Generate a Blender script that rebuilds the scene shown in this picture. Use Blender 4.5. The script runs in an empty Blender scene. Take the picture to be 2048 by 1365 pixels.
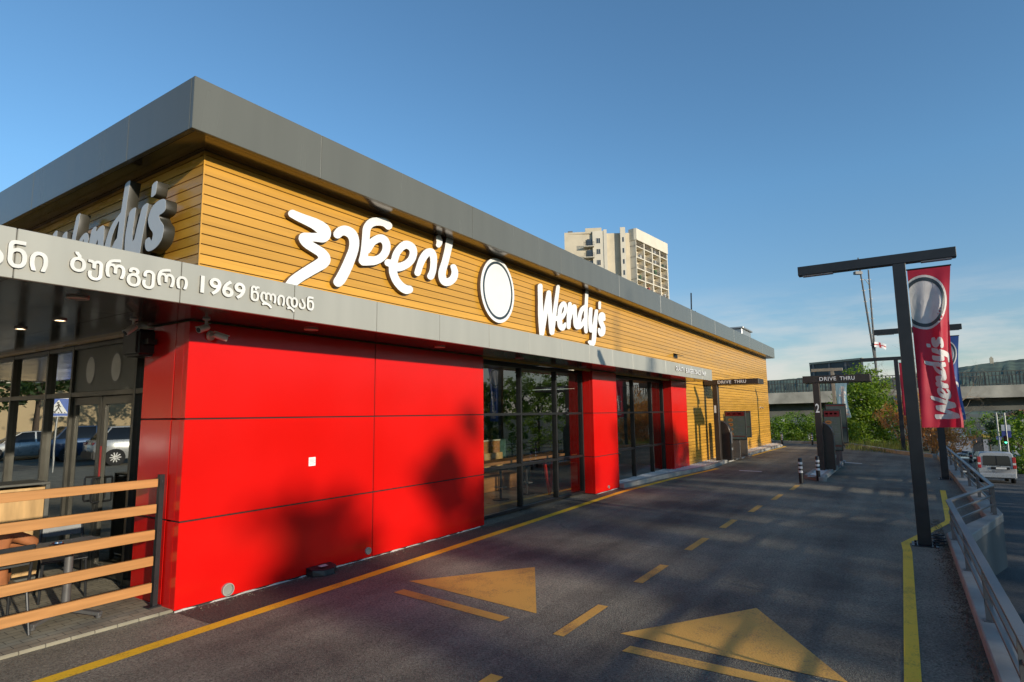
import bpy, bmesh, math, random
from mathutils import Vector, Matrix
random.seed(11)
SC = bpy.context.scene
COL = SC.collection
PI = math.pi

# ---------------------------------------------------------------- camera
FPX, YAW, PITCH, ROLL, EYE = 1174.158, math.radians(33.322), math.radians(7.0204), math.radians(-0.6795), 2.1
_f = Vector((math.cos(YAW)*math.cos(PITCH), math.sin(YAW)*math.cos(PITCH), math.sin(PITCH)))
_r = Vector((math.sin(YAW), -math.cos(YAW), 0)); _u = _r.cross(_f)
_R = _r*math.cos(ROLL)+_u*math.sin(ROLL); _U = -_r*math.sin(ROLL)+_u*math.cos(ROLL)
CAM = Vector((0, 0, EYE))
cd = bpy.data.cameras.new('camera'); cam = bpy.data.objects.new('camera', cd); COL.objects.link(cam)
cd.sensor_width = 36; cd.lens = 36*FPX/2048; cd.clip_start = 0.05; cd.clip_end = 9000
M = Matrix((_R, _U, -_f)).transposed().to_4x4(); M.translation = CAM; cam.matrix_world = M
SC.camera = cam

# ---------------------------------------------------------------- sun, sky, exposure
SUN_DIR = Vector((0.235, 1.0, -0.245)).normalized()          # the way the light travels
sun_el = math.asin(-SUN_DIR.z); sun_az = math.atan2(-SUN_DIR.y, -SUN_DIR.x)
sd = bpy.data.lights.new('sun', 'SUN'); sd.energy = 3.6; sd.angle = math.radians(0.8); sd.color = (1.0, 0.90, 0.74)
so = bpy.data.objects.new('sun', sd); COL.objects.link(so); so.rotation_euler = SUN_DIR.to_track_quat('-Z', 'Y').to_euler(); so.location = (0, -30, 30)
world = bpy.data.worlds.new('World'); SC.world = world; world.use_nodes = True
nt = world.node_tree; nt.nodes.clear()
def wn(t, **k):
    n = nt.nodes.new(t)
    for a, b in k.items(): setattr(n, a, b)
    return n
wl = nt.links.new
sky = wn('ShaderNodeTexSky', sky_type='NISHITA', sun_disc=False)
sky.sun_elevation = sun_el; sky.sun_rotation = PI/2 - sun_az; sky.altitude = 400; sky.air_density = 1.0; sky.dust_density = 0.15; sky.ozone_density = 3.2
bg = wn('ShaderNodeBackground'); bg.inputs['Strength'].default_value = 0.15
out = wn('ShaderNodeOutputWorld')
tc = wn('ShaderNodeTexCoord'); mp = wn('ShaderNodeMapping'); mp.inputs['Scale'].default_value = (1.0, 1.0, 5.5)
wl(tc.outputs['Generated'], mp.inputs['Vector'])
cn = wn('ShaderNodeTexNoise'); cn.inputs['Scale'].default_value = 3.1; cn.inputs['Detail'].default_value = 9; cn.inputs['Roughness'].default_value = 0.62
wl(mp.outputs['Vector'], cn.inputs['Vector'])
cr = wn('ShaderNodeValToRGB'); cr.color_ramp.elements[0].position = 0.44; cr.color_ramp.elements[1].position = 0.60
wl(cn.outputs['Fac'], cr.inputs['Fac'])
sp = wn('ShaderNodeSeparateXYZ'); wl(tc.outputs['Generated'], sp.inputs['Vector'])
band = wn('ShaderNodeMapRange'); band.inputs['From Min'].default_value = 0.02; band.inputs['From Max'].default_value = 0.20
band.inputs['To Min'].default_value = 0.9; band.inputs['To Max'].default_value = 0.0; wl(sp.outputs['Z'], band.inputs['Value'])
mu = wn('ShaderNodeMath', operation='MULTIPLY'); wl(cr.outputs['Color'], mu.inputs[0]); wl(band.outputs['Result'], mu.inputs[1])
mx = wn('ShaderNodeMix', data_type='RGBA'); wl(mu.outputs[0], mx.inputs['Factor']); gr_ = wn('ShaderNodeMix', data_type='RGBA', blend_type='MULTIPLY'); gr_.inputs['Factor'].default_value = 1; wl(sky.outputs['Color'], gr_.inputs['A']); 
hz_ = wn('ShaderNodeMapRange'); hz_.inputs['From Min'].default_value = .0; hz_.inputs['From Max'].default_value = .34; wl(sp.outputs['Z'], hz_.inputs['Value'])
hc_ = wn('ShaderNodeMix', data_type='RGBA'); wl(hz_.outputs['Result'], hc_.inputs['Factor']); hc_.inputs['A'].default_value = (.80, .68, .635, 1); hc_.inputs['B'].default_value = (.86, 1.04, 1.04, 1); wl(hc_.outputs['Result'], gr_.inputs['B']); wl(gr_.outputs['Result'], mx.inputs['A'])
mx.inputs['B'].default_value = (4.1, 4.0, 3.8, 1); mu.use_clamp = True
wl(mx.outputs['Result'], bg.inputs['Color']); wl(bg.outputs[0], out.inputs['Surface'])
SC.view_settings.view_transform = 'Standard'; SC.view_settings.look = 'None'; SC.view_settings.exposure = 0.33; SC.view_settings.gamma = 1.0
SC.view_settings.use_curve_mapping = False
SC.cycles.max_bounces = 8; SC.cycles.transparent_max_bounces = 24; SC.cycles.caustics_reflective = False; SC.cycles.caustics_refractive = False

# ---------------------------------------------------------------- measuring the photograph: a pixel's ray meets a plane of the place
def ray(px, py): return _R*((px-1024)/FPX) - _U*((py-682.5)/FPX) + _f
def onX(px, py, X): d = ray(px, py); return CAM + d*(X/d.x)
def onY(px, py, Y): d = ray(px, py); return CAM + d*(Y/d.y)
def onZ(px, py, Z=0.0): d = ray(px, py); return CAM + d*((Z-EYE)/d.z)
def at(px, py, depth): return CAM + ray(px, py)*depth
def smooth(a, b, x):
    t = min(1, max(0, (x-a)/(b-a))); return t*t*(3-2*t)
def road_z(x): return -0.25-0.0535*max(0.0, x-4) if x < 260 else -0.25-0.0535*256

# ---------------------------------------------------------------- materials
MATS = {}
def new_mat(name):
    m = bpy.data.materials.new(name); m.use_nodes = True; n = m.node_tree; b = n.nodes['Principled BSDF']; return m, n, b
def pm(name, col, rough=0.5, metal=0.0, var=0.12, scale=6.0, bump=0.0, bscale=40.0, coat=0.0, stretch=None, rvar=0.1, spec=0.5):
    """painted, metal, stone or cloth surface: colour and gloss broken up by noise, optional fine relief"""
    if name in MATS: return MATS[name]
    m, n, b = new_mat(name); L = n.links.new; N = n.nodes.new
    t = N('ShaderNodeTexCoord'); mp_ = N('ShaderNodeMapping'); L(t.outputs['Object'], mp_.inputs['Vector'])
    if stretch: mp_.inputs['Scale'].default_value = stretch
    no = N('ShaderNodeTexNoise'); no.inputs['Scale'].default_value = scale; no.inputs['Detail'].default_value = 6; L(mp_.outputs['Vector'], no.inputs['Vector'])
    r = N('ShaderNodeMapRange'); r.inputs['From Min'].default_value = .3; r.inputs['From Max'].default_value = .7
    r.inputs['To Min'].default_value = 1-var; r.inputs['To Max'].default_value = 1+var; L(no.outputs['Fac'], r.inputs['Value'])
    c = N('ShaderNodeMix'); c.data_type = 'RGBA'; c.blend_type = 'MULTIPLY'; c.inputs['Factor'].default_value = 1
    c.inputs['A'].default_value = (*col, 1); L(r.outputs['Result'], c.inputs['B']); L(c.outputs['Result'], b.inputs['Base Color'])
    r2 = N('ShaderNodeMapRange'); r2.inputs['From Min'].default_value = .3; r2.inputs['From Max'].default_value = .7
    r2.inputs['To Min'].default_value = max(0, rough*(1-rvar)); r2.inputs['To Max'].default_value = min(1, rough*(1+rvar)); L(no.outputs['Fac'], r2.inputs['Value'])
    L(r2.outputs['Result'], b.inputs['Roughness']); b.inputs['Metallic'].default_value = metal; b.inputs['Coat Weight'].default_value = coat
    b.inputs['Coat Roughness'].default_value = 0.08; b.inputs['Specular IOR Level'].default_value = spec
    if bump:
        n2 = N('ShaderNodeTexNoise'); n2.inputs['Scale'].default_value = bscale; n2.inputs['Detail'].default_value = 4; L(mp_.outputs['Vector'], n2.inputs['Vector'])
        bp = N('ShaderNodeBump'); bp.inputs['Strength'].default_value = bump; bp.inputs['Distance'].default_value = .01; L(n2.outputs['Fac'], bp.inputs['Height']); L(bp.outputs['Normal'], b.inputs['Normal'])
    MATS[name] = m; return m
def emit_mat(name, col, s):
    if name in MATS: return MATS[name]
    m, n, b = new_mat(name); b.inputs['Base Color'].default_value = (*col, 1); b.inputs['Emission Color'].default_value = (*col, 1); b.inputs['Emission Strength'].default_value = s
    MATS[name] = m; return m
def glass_mat(name, tint, base, power=4.0):
    m, n, b = new_mat(name); n.nodes.remove(b); L = n.links.new; N = n.nodes.new
    o = n.nodes['Material Output']; lw = N('ShaderNodeLayerWeight'); lw.inputs['Blend'].default_value = .5
    p = N('ShaderNodeMath'); p.operation = 'POWER'; p.inputs[1].default_value = power; L(lw.outputs['Facing'], p.inputs[0])
    r = N('ShaderNodeMapRange'); r.inputs['To Min'].default_value = base; r.inputs['To Max'].default_value = 1.0; L(p.outputs[0], r.inputs['Value'])
    no = N('ShaderNodeTexNoise'); no.inputs['Scale'].default_value = .9; t = N('ShaderNodeTexCoord'); L(t.outputs['Object'], no.inputs['Vector'])
    bp = N('ShaderNodeBump'); bp.inputs['Strength'].default_value = .05; bp.inputs['Distance'].default_value = .02; L(no.outputs['Fac'], bp.inputs['Height'])
    g = N('ShaderNodeBsdfGlossy'); g.inputs['Roughness'].default_value = 0.0; g.inputs['Color'].default_value = (.95, .97, .95, 1); L(bp.outputs['Normal'], g.inputs['Normal'])
    tr = N('ShaderNodeBsdfTransparent'); tr.inputs['Color'].default_value = (*tint, 1)
    ms = N('ShaderNodeMixShader'); L(r.outputs['Result'], ms.inputs['Fac']); L(tr.outputs[0], ms.inputs[1]); L(g.outputs[0], ms.inputs[2]); L(ms.outputs[0], o.inputs['Surface'])
    return m
def leaf_mat(name, col, col2, trans=0.4):
    m, n, b = new_mat(name); n.nodes.remove(b); L = n.links.new; N = n.nodes.new; o = n.nodes['Material Output']
    g = N('ShaderNodeNewGeometry'); cm = N('ShaderNodeMix'); cm.data_type = 'RGBA'; L(g.outputs['Random Per Island'], cm.inputs['Factor'])
    cm.inputs['A'].default_value = (*col, 1); cm.inputs['B'].default_value = (*col2, 1)
    d = N('ShaderNodeBsdfPrincipled'); d.inputs['Roughness'].default_value = .5; L(cm.outputs['Result'], d.inputs['Base Color'])
    t = N('ShaderNodeBsdfTranslucent'); br = N('ShaderNodeMix'); br.data_type = 'RGBA'; br.blend_type = 'MULTIPLY'; br.inputs['Factor'].default_value = 1
    L(cm.outputs['Result'], br.inputs['A']); br.inputs['B'].default_value = (1.9, 1.8, .7, 1); L(br.outputs['Result'], t.inputs['Color'])
    ms = N('ShaderNodeMixShader'); ms.inputs['Fac'].default_value = trans; L(d.outputs[0], ms.inputs[1]); L(t.outputs[0], ms.inputs[2]); L(ms.outputs[0], o.inputs['Surface'])
    return m

def asphalt(name, dark, light, tint_scale=.35, rough=.82):
    m, n, b = new_mat(name); L = n.links.new; N = n.nodes.new
    t = N('ShaderNodeTexCoord')
    big = N('ShaderNodeTexNoise'); big.inputs['Scale'].default_value = tint_scale; big.inputs['Detail'].default_value = 8; big.inputs['Roughness'].default_value = .65; L(t.outputs['Object'], big.inputs['Vector'])
    fine = N('ShaderNodeTexVoronoi'); fine.inputs['Scale'].default_value = 95; L(t.outputs['Object'], fine.inputs['Vector'])
    fn = N('ShaderNodeTexNoise'); fn.inputs['Scale'].default_value = 38; fn.inputs['Detail'].default_value = 5; L(t.outputs['Object'], fn.inputs['Vector'])
    st = N('ShaderNodeMapping'); st.inputs['Scale'].default_value = (.12, 1.6, 1); L(t.outputs['Object'], st.inputs['Vector'])
    trk = N('ShaderNodeTexNoise'); trk.inputs['Scale'].default_value = 1.0; trk.inputs['Detail'].default_value = 5; L(st.outputs['Vector'], trk.inputs['Vector'])
    a1 = N('ShaderNodeMath'); a1.operation = 'MULTIPLY_ADD'; L(trk.outputs['Fac'], a1.inputs[0]); a1.inputs[1].default_value = .55; L(big.outputs['Fac'], a1.inputs[2])
    r = N('ShaderNodeMapRange'); r.inputs['From Min'].default_value = .62; r.inputs['From Max'].default_value = 1.0; L(a1.outputs[0], r.inputs['Value'])
    c = N('ShaderNodeMix'); c.data_type = 'RGBA'; L(r.outputs['Result'], c.inputs['Factor']); c.inputs['A'].default_value = (*dark, 1); c.inputs['B'].default_value = (*light, 1)
    sp_ = N('ShaderNodeMapRange'); sp_.inputs['From Min'].default_value = 0; sp_.inputs['From Max'].default_value = .6; sp_.inputs['To Min'].default_value = .55; sp_.inputs['To Max'].default_value = 1.5; L(fine.outputs['Color'], sp_.inputs['Value'])
    sn = N('ShaderNodeMapRange'); sn.inputs['From Min'].default_value = .3; sn.inputs['From Max'].default_value = .7; sn.inputs['To Min'].default_value = .7; sn.inputs['To Max'].default_value = 1.3; L(fn.outputs['Fac'], sn.inputs['Value'])
    mm = N('ShaderNodeMath'); mm.operation = 'MULTIPLY'; L(sp_.outputs['Result'], mm.inputs[0]); L(sn.outputs['Result'], mm.inputs[1])
    c2 = N('ShaderNodeMix'); c2.data_type = 'RGBA'; c2.blend_type = 'MULTIPLY'; c2.inputs['Factor'].default_value = 1; L(c.outputs['Result'], c2.inputs['A']); L(mm.outputs[0], c2.inputs['B'])
    dn = N('ShaderNodeTexNoise'); dn.inputs['Scale'].default_value = 1.3; dn.inputs['Detail'].default_value = 5; L(t.outputs['Object'], dn.inputs['Vector'])
    dv = N('ShaderNodeMix'); dv.data_type = 'RGBA'; dv.blend_type = 'ADD'; dv.inputs['Factor'].default_value = .55; L(t.outputs['Object'], dv.inputs['A']); L(dn.outputs['Color'], dv.inputs['B'])
    ck = N('ShaderNodeTexVoronoi'); ck.feature = 'DISTANCE_TO_EDGE'; ck.inputs['Scale'].default_value = .33; L(dv.outputs['Result'], ck.inputs['Vector'])
    cm_ = N('ShaderNodeMapRange'); cm_.inputs['From Min'].default_value = .0015; cm_.inputs['From Max'].default_value = .006; cm_.inputs['To Min'].default_value = .45; cm_.inputs['To Max'].default_value = 1; L(ck.outputs['Distance'], cm_.inputs['Value'])
    kn = N('ShaderNodeMapRange'); kn.inputs['From Min'].default_value = .5; kn.inputs['From Max'].default_value = .62; L(big.outputs['Fac'], kn.inputs['Value'])
    km = N('ShaderNodeMix'); km.data_type = 'FLOAT'; L(kn.outputs['Result'], km.inputs['Factor']); km.inputs['A'].default_value = 1; L(cm_.outputs['Result'], km.inputs['B'])
    c3 = N('ShaderNodeMix'); c3.data_type = 'RGBA'; c3.blend_type = 'MULTIPLY'; c3.inputs['Factor'].default_value = 1; L(c2.outputs['Result'], c3.inputs['A']); L(km.outputs['Result'], c3.inputs['B'])
    L(c3.outputs['Result'], b.inputs['Base Color']); b.inputs['Roughness'].default_value = rough; b.inputs['Specular IOR Level'].default_value = .35
    ad = N('ShaderNodeMath'); ad.operation = 'ADD'; L(fine.outputs['Distance'], ad.inputs[0]); L(fn.outputs['Fac'], ad.inputs[1])
    bp = N('ShaderNodeBump'); bp.inputs['Strength'].default_value = .75; bp.inputs['Distance'].default_value = .012; L(ad.outputs[0], bp.inputs['Height']); L(bp.outputs['Normal'], b.inputs['Normal'])
    MATS[name] = m; return m
def worn_paint(name, col):
    m, n, b = new_mat(name); L = n.links.new; N = n.nodes.new; t = N('ShaderNodeTexCoord')
    a = N('ShaderNodeTexNoise'); a.inputs['Scale'].default_value = 2.2; a.inputs['Detail'].default_value = 9; a.inputs['Roughness'].default_value = .7; L(t.outputs['Object'], a.inputs['Vector'])
    f = N('ShaderNodeTexNoise'); f.inputs['Scale'].default_value = 60; f.inputs['Detail'].default_value = 3; L(t.outputs['Object'], f.inputs['Vector'])
    s = N('ShaderNodeMath'); s.operation = 'MULTIPLY_ADD'; L(f.outputs['Fac'], s.inputs[0]); s.inputs[1].default_value = .6; L(a.outputs['Fac'], s.inputs[2])
    r = N('ShaderNodeMapRange'); r.inputs['From Min'].default_value = .80; r.inputs['From Max'].default_value = 1.12; L(s.outputs[0], r.inputs['Value'])
    c = N('ShaderNodeMix'); c.data_type = 'RGBA'; L(r.outputs['Result'], c.inputs['Factor']); c.inputs['A'].default_value = (*col, 1); c.inputs['B'].default_value = (col[0]*.32, col[1]*.32, col[2]*.5+.02, 1)
    L(c.outputs['Result'], b.inputs['Base Color']); b.inputs['Roughness'].default_value = .7
    bp = N('ShaderNodeBump'); bp.inputs['Strength'].default_value = .5; bp.inputs['Distance'].default_value = .008; L(f.outputs['Fac'], bp.inputs['Height']); L(bp.outputs['Normal'], b.inputs['Normal'])
    MATS[name] = m; return m
def paver_mat():
    m, n, b = new_mat('pavers'); L = n.links.new; N = n.nodes.new; t = N('ShaderNodeTexCoord')
    br = N('ShaderNodeTexBrick'); br.inputs['Scale'].default_value = 1; br.inputs['Brick Width'].default_value = .2; br.inputs['Row Height'].default_value = .1; br.inputs['Mortar Size'].default_value = .004
    br.inputs['Color1'].default_value = (.33, .29, .2, 1); br.inputs['Color2'].default_value = (.27, .24, .17, 1); br.inputs['Mortar'].default_value = (.12, .1, .07, 1); L(t.outputs['Object'], br.inputs['Vector'])
    no = N('ShaderNodeTexNoise'); no.inputs['Scale'].default_value = 3; no.inputs['Detail'].default_value = 8; L(t.outputs['Object'], no.inputs['Vector'])
    r = N('ShaderNodeMapRange'); r.inputs['From Min'].default_value = .3; r.inputs['From Max'].default_value = .7; r.inputs['To Min'].default_value = .7; r.inputs['To Max'].default_value = 1.2; L(no.outputs['Fac'], r.inputs['Value'])
    c = N('ShaderNodeMix'); c.data_type = 'RGBA'; c.blend_type = 'MULTIPLY'; c.inputs['Factor'].default_value = 1; L(br.outputs['Color'], c.inputs['A']); L(r.outputs['Result'], c.inputs['B']); L(c.outputs['Result'], b.inputs['Base Color'])
    b.inputs['Roughness'].default_value = .85; bp = N('ShaderNodeBump'); bp.inputs['Strength'].default_value = .8; bp.inputs['Distance'].default_value = .006; bp.invert = True
    L(br.outputs['Fac'], bp.inputs['Height']); L(bp.outputs['Normal'], b.inputs['Normal']); return m

RED = pm('red_panel', (.68, .006, .004), .20, .0, .05, .9, coat=.0, rvar=.3, spec=.42, bump=.12, bscale=1.1)
WOOD = pm('wood_board', (.62, .315, .042), .30, 0, .10, 1.3, coat=.12, stretch=(.5, 1, 9), rvar=.25)
FASCIA = pm('fascia_grey', (.130, .132, .113), .26, 0, .05, 3.0, rvar=.08, spec=.32, stretch=(1, 1, .12))
SILVER = pm('canopy_silver', (.40, .39, .335), .34, .1, .05, 4.0, rvar=.08, stretch=(1, 1, .12))
SOFFIT = pm('soffit_metal', (.13, .115, .10), .15, .7, .08, 1.5, rvar=.3)
GAP = pm('joint_dark', (.02, .018, .016), .8)
FRAME = pm('frame_black', (.022, .022, .022), .32, .2, .1)
BRONZE = pm('frame_bronze', (.075, .07, .055), .35, .4, .1)
WHITE = pm('sign_white', (.84, .83, .80), .38, 0, .03)
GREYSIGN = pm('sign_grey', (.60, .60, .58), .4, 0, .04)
RETURN = pm('sign_return', (.16, .11, .075), .45, .1, .08)
_n = WOOD.node_tree; _b = _n.nodes['Principled BSDF']; _c = _b.inputs['Base Color'].links[0].from_socket
_g = _n.nodes.new('ShaderNodeNewGeometry'); _m = _n.nodes.new('ShaderNodeMapRange'); _m.inputs['To Min'].default_value = .86; _m.inputs['To Max'].default_value = 1.12; _n.links.new(_g.outputs['Random Per Island'], _m.inputs['Value'])
_x = _n.nodes.new('ShaderNodeMix'); _x.data_type = 'RGBA'; _x.blend_type = 'MULTIPLY'; _x.inputs['Factor'].default_value = 1; _n.links.new(_c, _x.inputs['A']); _n.links.new(_m.outputs['Result'], _x.inputs['B']); _n.links.new(_x.outputs['Result'], _b.inputs['Base Color'])
ASPH = asphalt('asphalt', (.078, .069, .054), (.25, .226, .165))
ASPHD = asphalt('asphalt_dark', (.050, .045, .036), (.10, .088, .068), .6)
ROADA = asphalt('road_asphalt', (.05, .05, .05), (.11, .105, .1), .2)
YELLOW = worn_paint('yellow_paint', (.93, .55, .022)); ORANGEP = worn_paint('orange_paint', (.70, .37, .07))
WHITEP = worn_paint('white_paint', (.6, .58, .52))
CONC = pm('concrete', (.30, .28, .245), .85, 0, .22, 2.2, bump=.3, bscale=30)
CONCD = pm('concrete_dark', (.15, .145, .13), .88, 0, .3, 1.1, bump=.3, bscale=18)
KERB = pm('kerb_stone', (.33, .31, .27), .8, 0, .2, 3, bump=.3, bscale=30)
DARK = pm('dark_steel', (.030, .032, .034), .38, .3, .15, 5)
BROWN = pm('brown_steel', (.060, .048, .040), .36, .4, .12, 5)
GREY = pm('grey_steel', (.16, .155, .15), .42, .4, .12, 5)
GALV = pm('galvanised', (.42, .42, .40), .4, .6, .12, 6)
TIMBER = pm('rail_timber', (.47, .215, .065), .5, 0, .16, 3, stretch=(.6, 5, 9), bump=.08, bscale=60)
OAK = pm('knotty_oak', (.55, .34, .14), .5, 0, .25, 2.2, stretch=(5, 5, .7))
WALNUT = pm('counter_wood', (.38, .17, .06), .4, 0, .2, 2, stretch=(.8, 8, 8))
BLACK = pm('black_plastic', (.012, .012, .013), .35)
WPLAST = pm('white_plastic', (.62, .60, .56), .4, 0, .05)
TILE = pm('floor_tile', (.26, .24, .21), .3, 0, .12, 2)
PLASTER = pm('interior_plaster', (.30, .28, .24), .8, 0, .1)
GLASS = glass_mat('window_glass', (.74, .77, .73), .13, 3.2)
GLASSD = glass_mat('door_glass', (.38, .40, .36), .36, 3.2)
# ---------------------------------------------------------------- objects
def thing(name, label, cat, loc=(0, 0, 0), rz=0.0, group=None):
    o = bpy.data.objects.new(name, None); COL.objects.link(o); o.location = loc; o.rotation_euler = (0, 0, rz); o.empty_display_size = .2
    tag(o, label, cat, group); return o
def tag(o, label=None, cat=None, group=None, kind=None):
    if label: o['label'] = label
    if cat: o['category'] = cat
    if group: o['group'] = group
    if kind: o['kind'] = kind
    return o
def kids(o): return [c for c in bpy.data.objects if c.parent == o]
def copy_tree(o, label=None, group=None, loc=None, rz=None, parent=None, ch=None):
    c = o.copy(); COL.objects.link(c)
    if parent: c.parent = parent
    if label: c['label'] = label
    if group: c['group'] = group
    if loc is not None: c.location = loc
    if rz is not None: c.rotation_euler = (0, 0, rz)
    for k in kids(o): copy_tree(k, parent=c)
    return c
class MB:
    """collects shapes; build() links them as ONE mesh object. Vertices are in world metres unless the parent stands at the origin."""
    def __init__(s): s.v = []; s.f = []; s.mi = []
    def add(s, vs, fs, m=0):
        k = len(s.v); s.v += [Vector(p) for p in vs]; s.f += [tuple(i+k for i in f) for f in fs]; s.mi += [m]*len(fs); return s
    def box(s, x0, x1, y0, y1, z0, z1, m=0):
        x0, x1 = min(x0, x1), max(x0, x1); y0, y1 = min(y0, y1), max(y0, y1); z0, z1 = min(z0, z1), max(z0, z1)
        return s.add([(x0,y0,z0),(x1,y0,z0),(x1,y1,z0),(x0,y1,z0),(x0,y0,z1),(x1,y0,z1),(x1,y1,z1),(x0,y1,z1)],
                     [(3,2,1,0),(4,5,6,7),(0,1,5,4),(1,2,6,5),(2,3,7,6),(3,0,4,7)], m)
    def bar(s, a, b, w, h, m=0, up=(0,0,1)):
        a, b = Vector(a), Vector(b); d = (b-a).normalized(); up = Vector(up)
        if abs(d.dot(up)) > .98: up = Vector((0, 1, 0))
        x = d.cross(up).normalized()*w/2; y = x.cross(d).normalized()*h/2
        return s.add([a-x-y, a+x-y, a+x+y, a-x+y, b-x-y, b+x-y, b+x+y, b-x+y], [(3,2,1,0),(4,5,6,7),(0,1,5,4),(1,2,6,5),(2,3,7,6),(3,0,4,7)], m)
    def tube(s, pts, r, n=10, m=0, cap=True):
        pts = [Vector(p) for p in pts]; rs = r if isinstance(r, (list, tuple)) else [r]*len(pts); k = len(s.v); prev = None
        for i, p in enumerate(pts):
            d = (pts[min(i+1, len(pts)-1)]-pts[max(i-1, 0)]).normalized()
            if prev is None: x = d.orthogonal().normalized()
            else:
                x = prev - d*prev.dot(d); x = x.normalized() if x.length > 1e-6 else d.orthogonal().normalized()
            prev = x; y = d.cross(x)
            for j in range(n): s.v.append(p + (x*math.cos(2*PI*j/n)+y*math.sin(2*PI*j/n))*rs[i])
        for i in range(len(pts)-1):
            for j in range(n): s.f.append((k+i*n+j, k+i*n+(j+1)%n, k+(i+1)*n+(j+1)%n, k+(i+1)*n+j)); s.mi.append(m)
        if cap:
            s.f.append(tuple(k+j for j in reversed(range(n)))); s.mi.append(m)
            e = k+(len(pts)-1)*n; s.f.append(tuple(e+j for j in range(n))); s.mi.append(m)
        return s
    def lathe(s, c, prof, n=20, m=0):
        c = Vector(c); return s.tube_rings([[c+Vector((r*math.cos(2*PI*j/n), r*math.sin(2*PI*j/n), z)) for j in range(n)] for r, z in prof], m)
    def tube_rings(s, rings, m=0, cap=True):
        k = len(s.v); n = len(rings[0])
        for r in rings: s.v += [Vector(p) for p in r]
        for i in range(len(rings)-1):
            for j in range(n): s.f.append((k+i*n+j, k+i*n+(j+1)%n, k+(i+1)*n+(j+1)%n, k+(i+1)*n+j)); s.mi.append(m)
        if cap:
            s.f.append(tuple(k+j for j in reversed(range(n)))); s.mi.append(m); e = k+(len(rings)-1)*n; s.f.append(tuple(e+j for j in range(n))); s.mi.append(m)
        return s
    def prism(s, pts, z0, z1, m=0):
        """footprint polygon (counter-clockwise seen from above) raised from z0 to z1"""
        n = len(pts); a = sum(pts[i][0]*pts[(i+1)%n][1]-pts[(i+1)%n][0]*pts[i][1] for i in range(n))
        if a < 0: pts = pts[::-1]
        f = [tuple(reversed(range(n))), tuple(range(n, 2*n))]+[(i, (i+1)%n, n+(i+1)%n, n+i) for i in range(n)]
        return s.add([(p[0], p[1], z0) for p in pts]+[(p[0], p[1], z1) for p in pts], f, m)
    def poly(s, pts, m=0): return s.add(pts, [tuple(range(len(pts)))], m)
    def ribbon(s, line, w, z, m=0):
        line = [Vector((p[0], p[1], 0)) for p in line]; L = []; Rr = []
        for i, p in enumerate(line):
            d = (line[min(i+1, len(line)-1)]-line[max(i-1, 0)]).normalized(); q = Vector((-d.y, d.x, 0))
            L.append(p+q*w/2+Vector((0, 0, z))); Rr.append(p-q*w/2+Vector((0, 0, z)))
        k = len(line); return s.add(Rr+L, [(i, i+1, k+i+1, k+i) for i in range(k-1)], m)
    def xform(s, mat): s.v = [mat @ p for p in s.v]; return s
    def build(s, name, mats, parent=None, at_=None, smooth=False, bevel=0.0, seg=1):
        if not isinstance(mats, (list, tuple)): mats = [mats]
        off = Vector((0, 0, 0)); p = parent
        while p: off += p.location; p = p.parent
        if at_ is not None: off = Vector(at_)
        me = bpy.data.meshes.new(name); me.from_pydata([p-off for p in s.v], [], s.f); me.polygons.foreach_set('material_index', s.mi)
        for m in mats: me.materials.append(m)
        if bevel:
            bm = bmesh.new(); bm.from_mesh(me); bmesh.ops.remove_doubles(bm, verts=bm.verts, dist=1e-6)
            bmesh.ops.bevel(bm, geom=[e for e in bm.edges if len(e.link_faces) == 2 and e.calc_face_angle(0) > .5], offset=bevel, segments=seg, affect='EDGES', clamp_overlap=True); bm.to_mesh(me); bm.free()
        if smooth:
            me.polygons.foreach_set('use_smooth', [True]*len(me.polygons))
            try: me.set_sharp_from_angle(angle=math.radians(42))
            except Exception: pass
        me.update(); o = bpy.data.objects.new(name, me); COL.objects.link(o)
        if parent: o.parent = parent
        elif at_ is not None: o.location = at_
        return o
def struct(o): o['kind'] = 'structure'; return o
def mesh_from_curve(cu):
    o = bpy.data.objects.new('tmp', cu); COL.objects.link(o); dg = bpy.context.evaluated_depsgraph_get(); dg.update()
    me = bpy.data.meshes.new_from_object(o.evaluated_get(dg)); bpy.data.objects.remove(o); return me
def loops_mesh(loops, extrude, bevel=0.0, offset=0.0):
    """closed outlines (with holes) filled and thickened about the local xy plane"""
    cu = bpy.data.curves.new('outline', 'CURVE'); cu.dimensions = '2D'; cu.fill_mode = 'BOTH'; cu.extrude = extrude; cu.bevel_depth = bevel; cu.bevel_resolution = 1; cu.offset = offset
    for lp in loops:
        sp_ = cu.splines.new('POLY'); sp_.points.add(len(lp)-1); sp_.use_cyclic_u = True
        for q, (a, b) in zip(sp_.points, lp): q.co = (a, b, 0, 1)
    return mesh_from_curve(cu)
def text_mesh(body, size=1.0, extrude=.01, bold=0.0, spacing=1.0):
    cu = bpy.data.curves.new('words', 'FONT'); cu.body = body; cu.size = size; cu.extrude = extrude; cu.offset = bold; cu.space_character = spacing; cu.resolution_u = 4
    return mesh_from_curve(cu)
def fit_text(body, width, height, extrude=.01, bold=0.0, spacing=1.0):
    me = text_mesh(body, 1.0, extrude, bold, spacing); xs = [v.co.x for v in me.vertices]; ys = [v.co.y for v in me.vertices]
    x0, x1, y0, y1 = min(xs), max(xs), min(ys), max(ys); kx = width/(x1-x0); ky = height/(y1-y0) if height else kx
    for v in me.vertices: v.co.x = (v.co.x-x0)*kx; v.co.y = (v.co.y-y0)*ky
    return me
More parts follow.
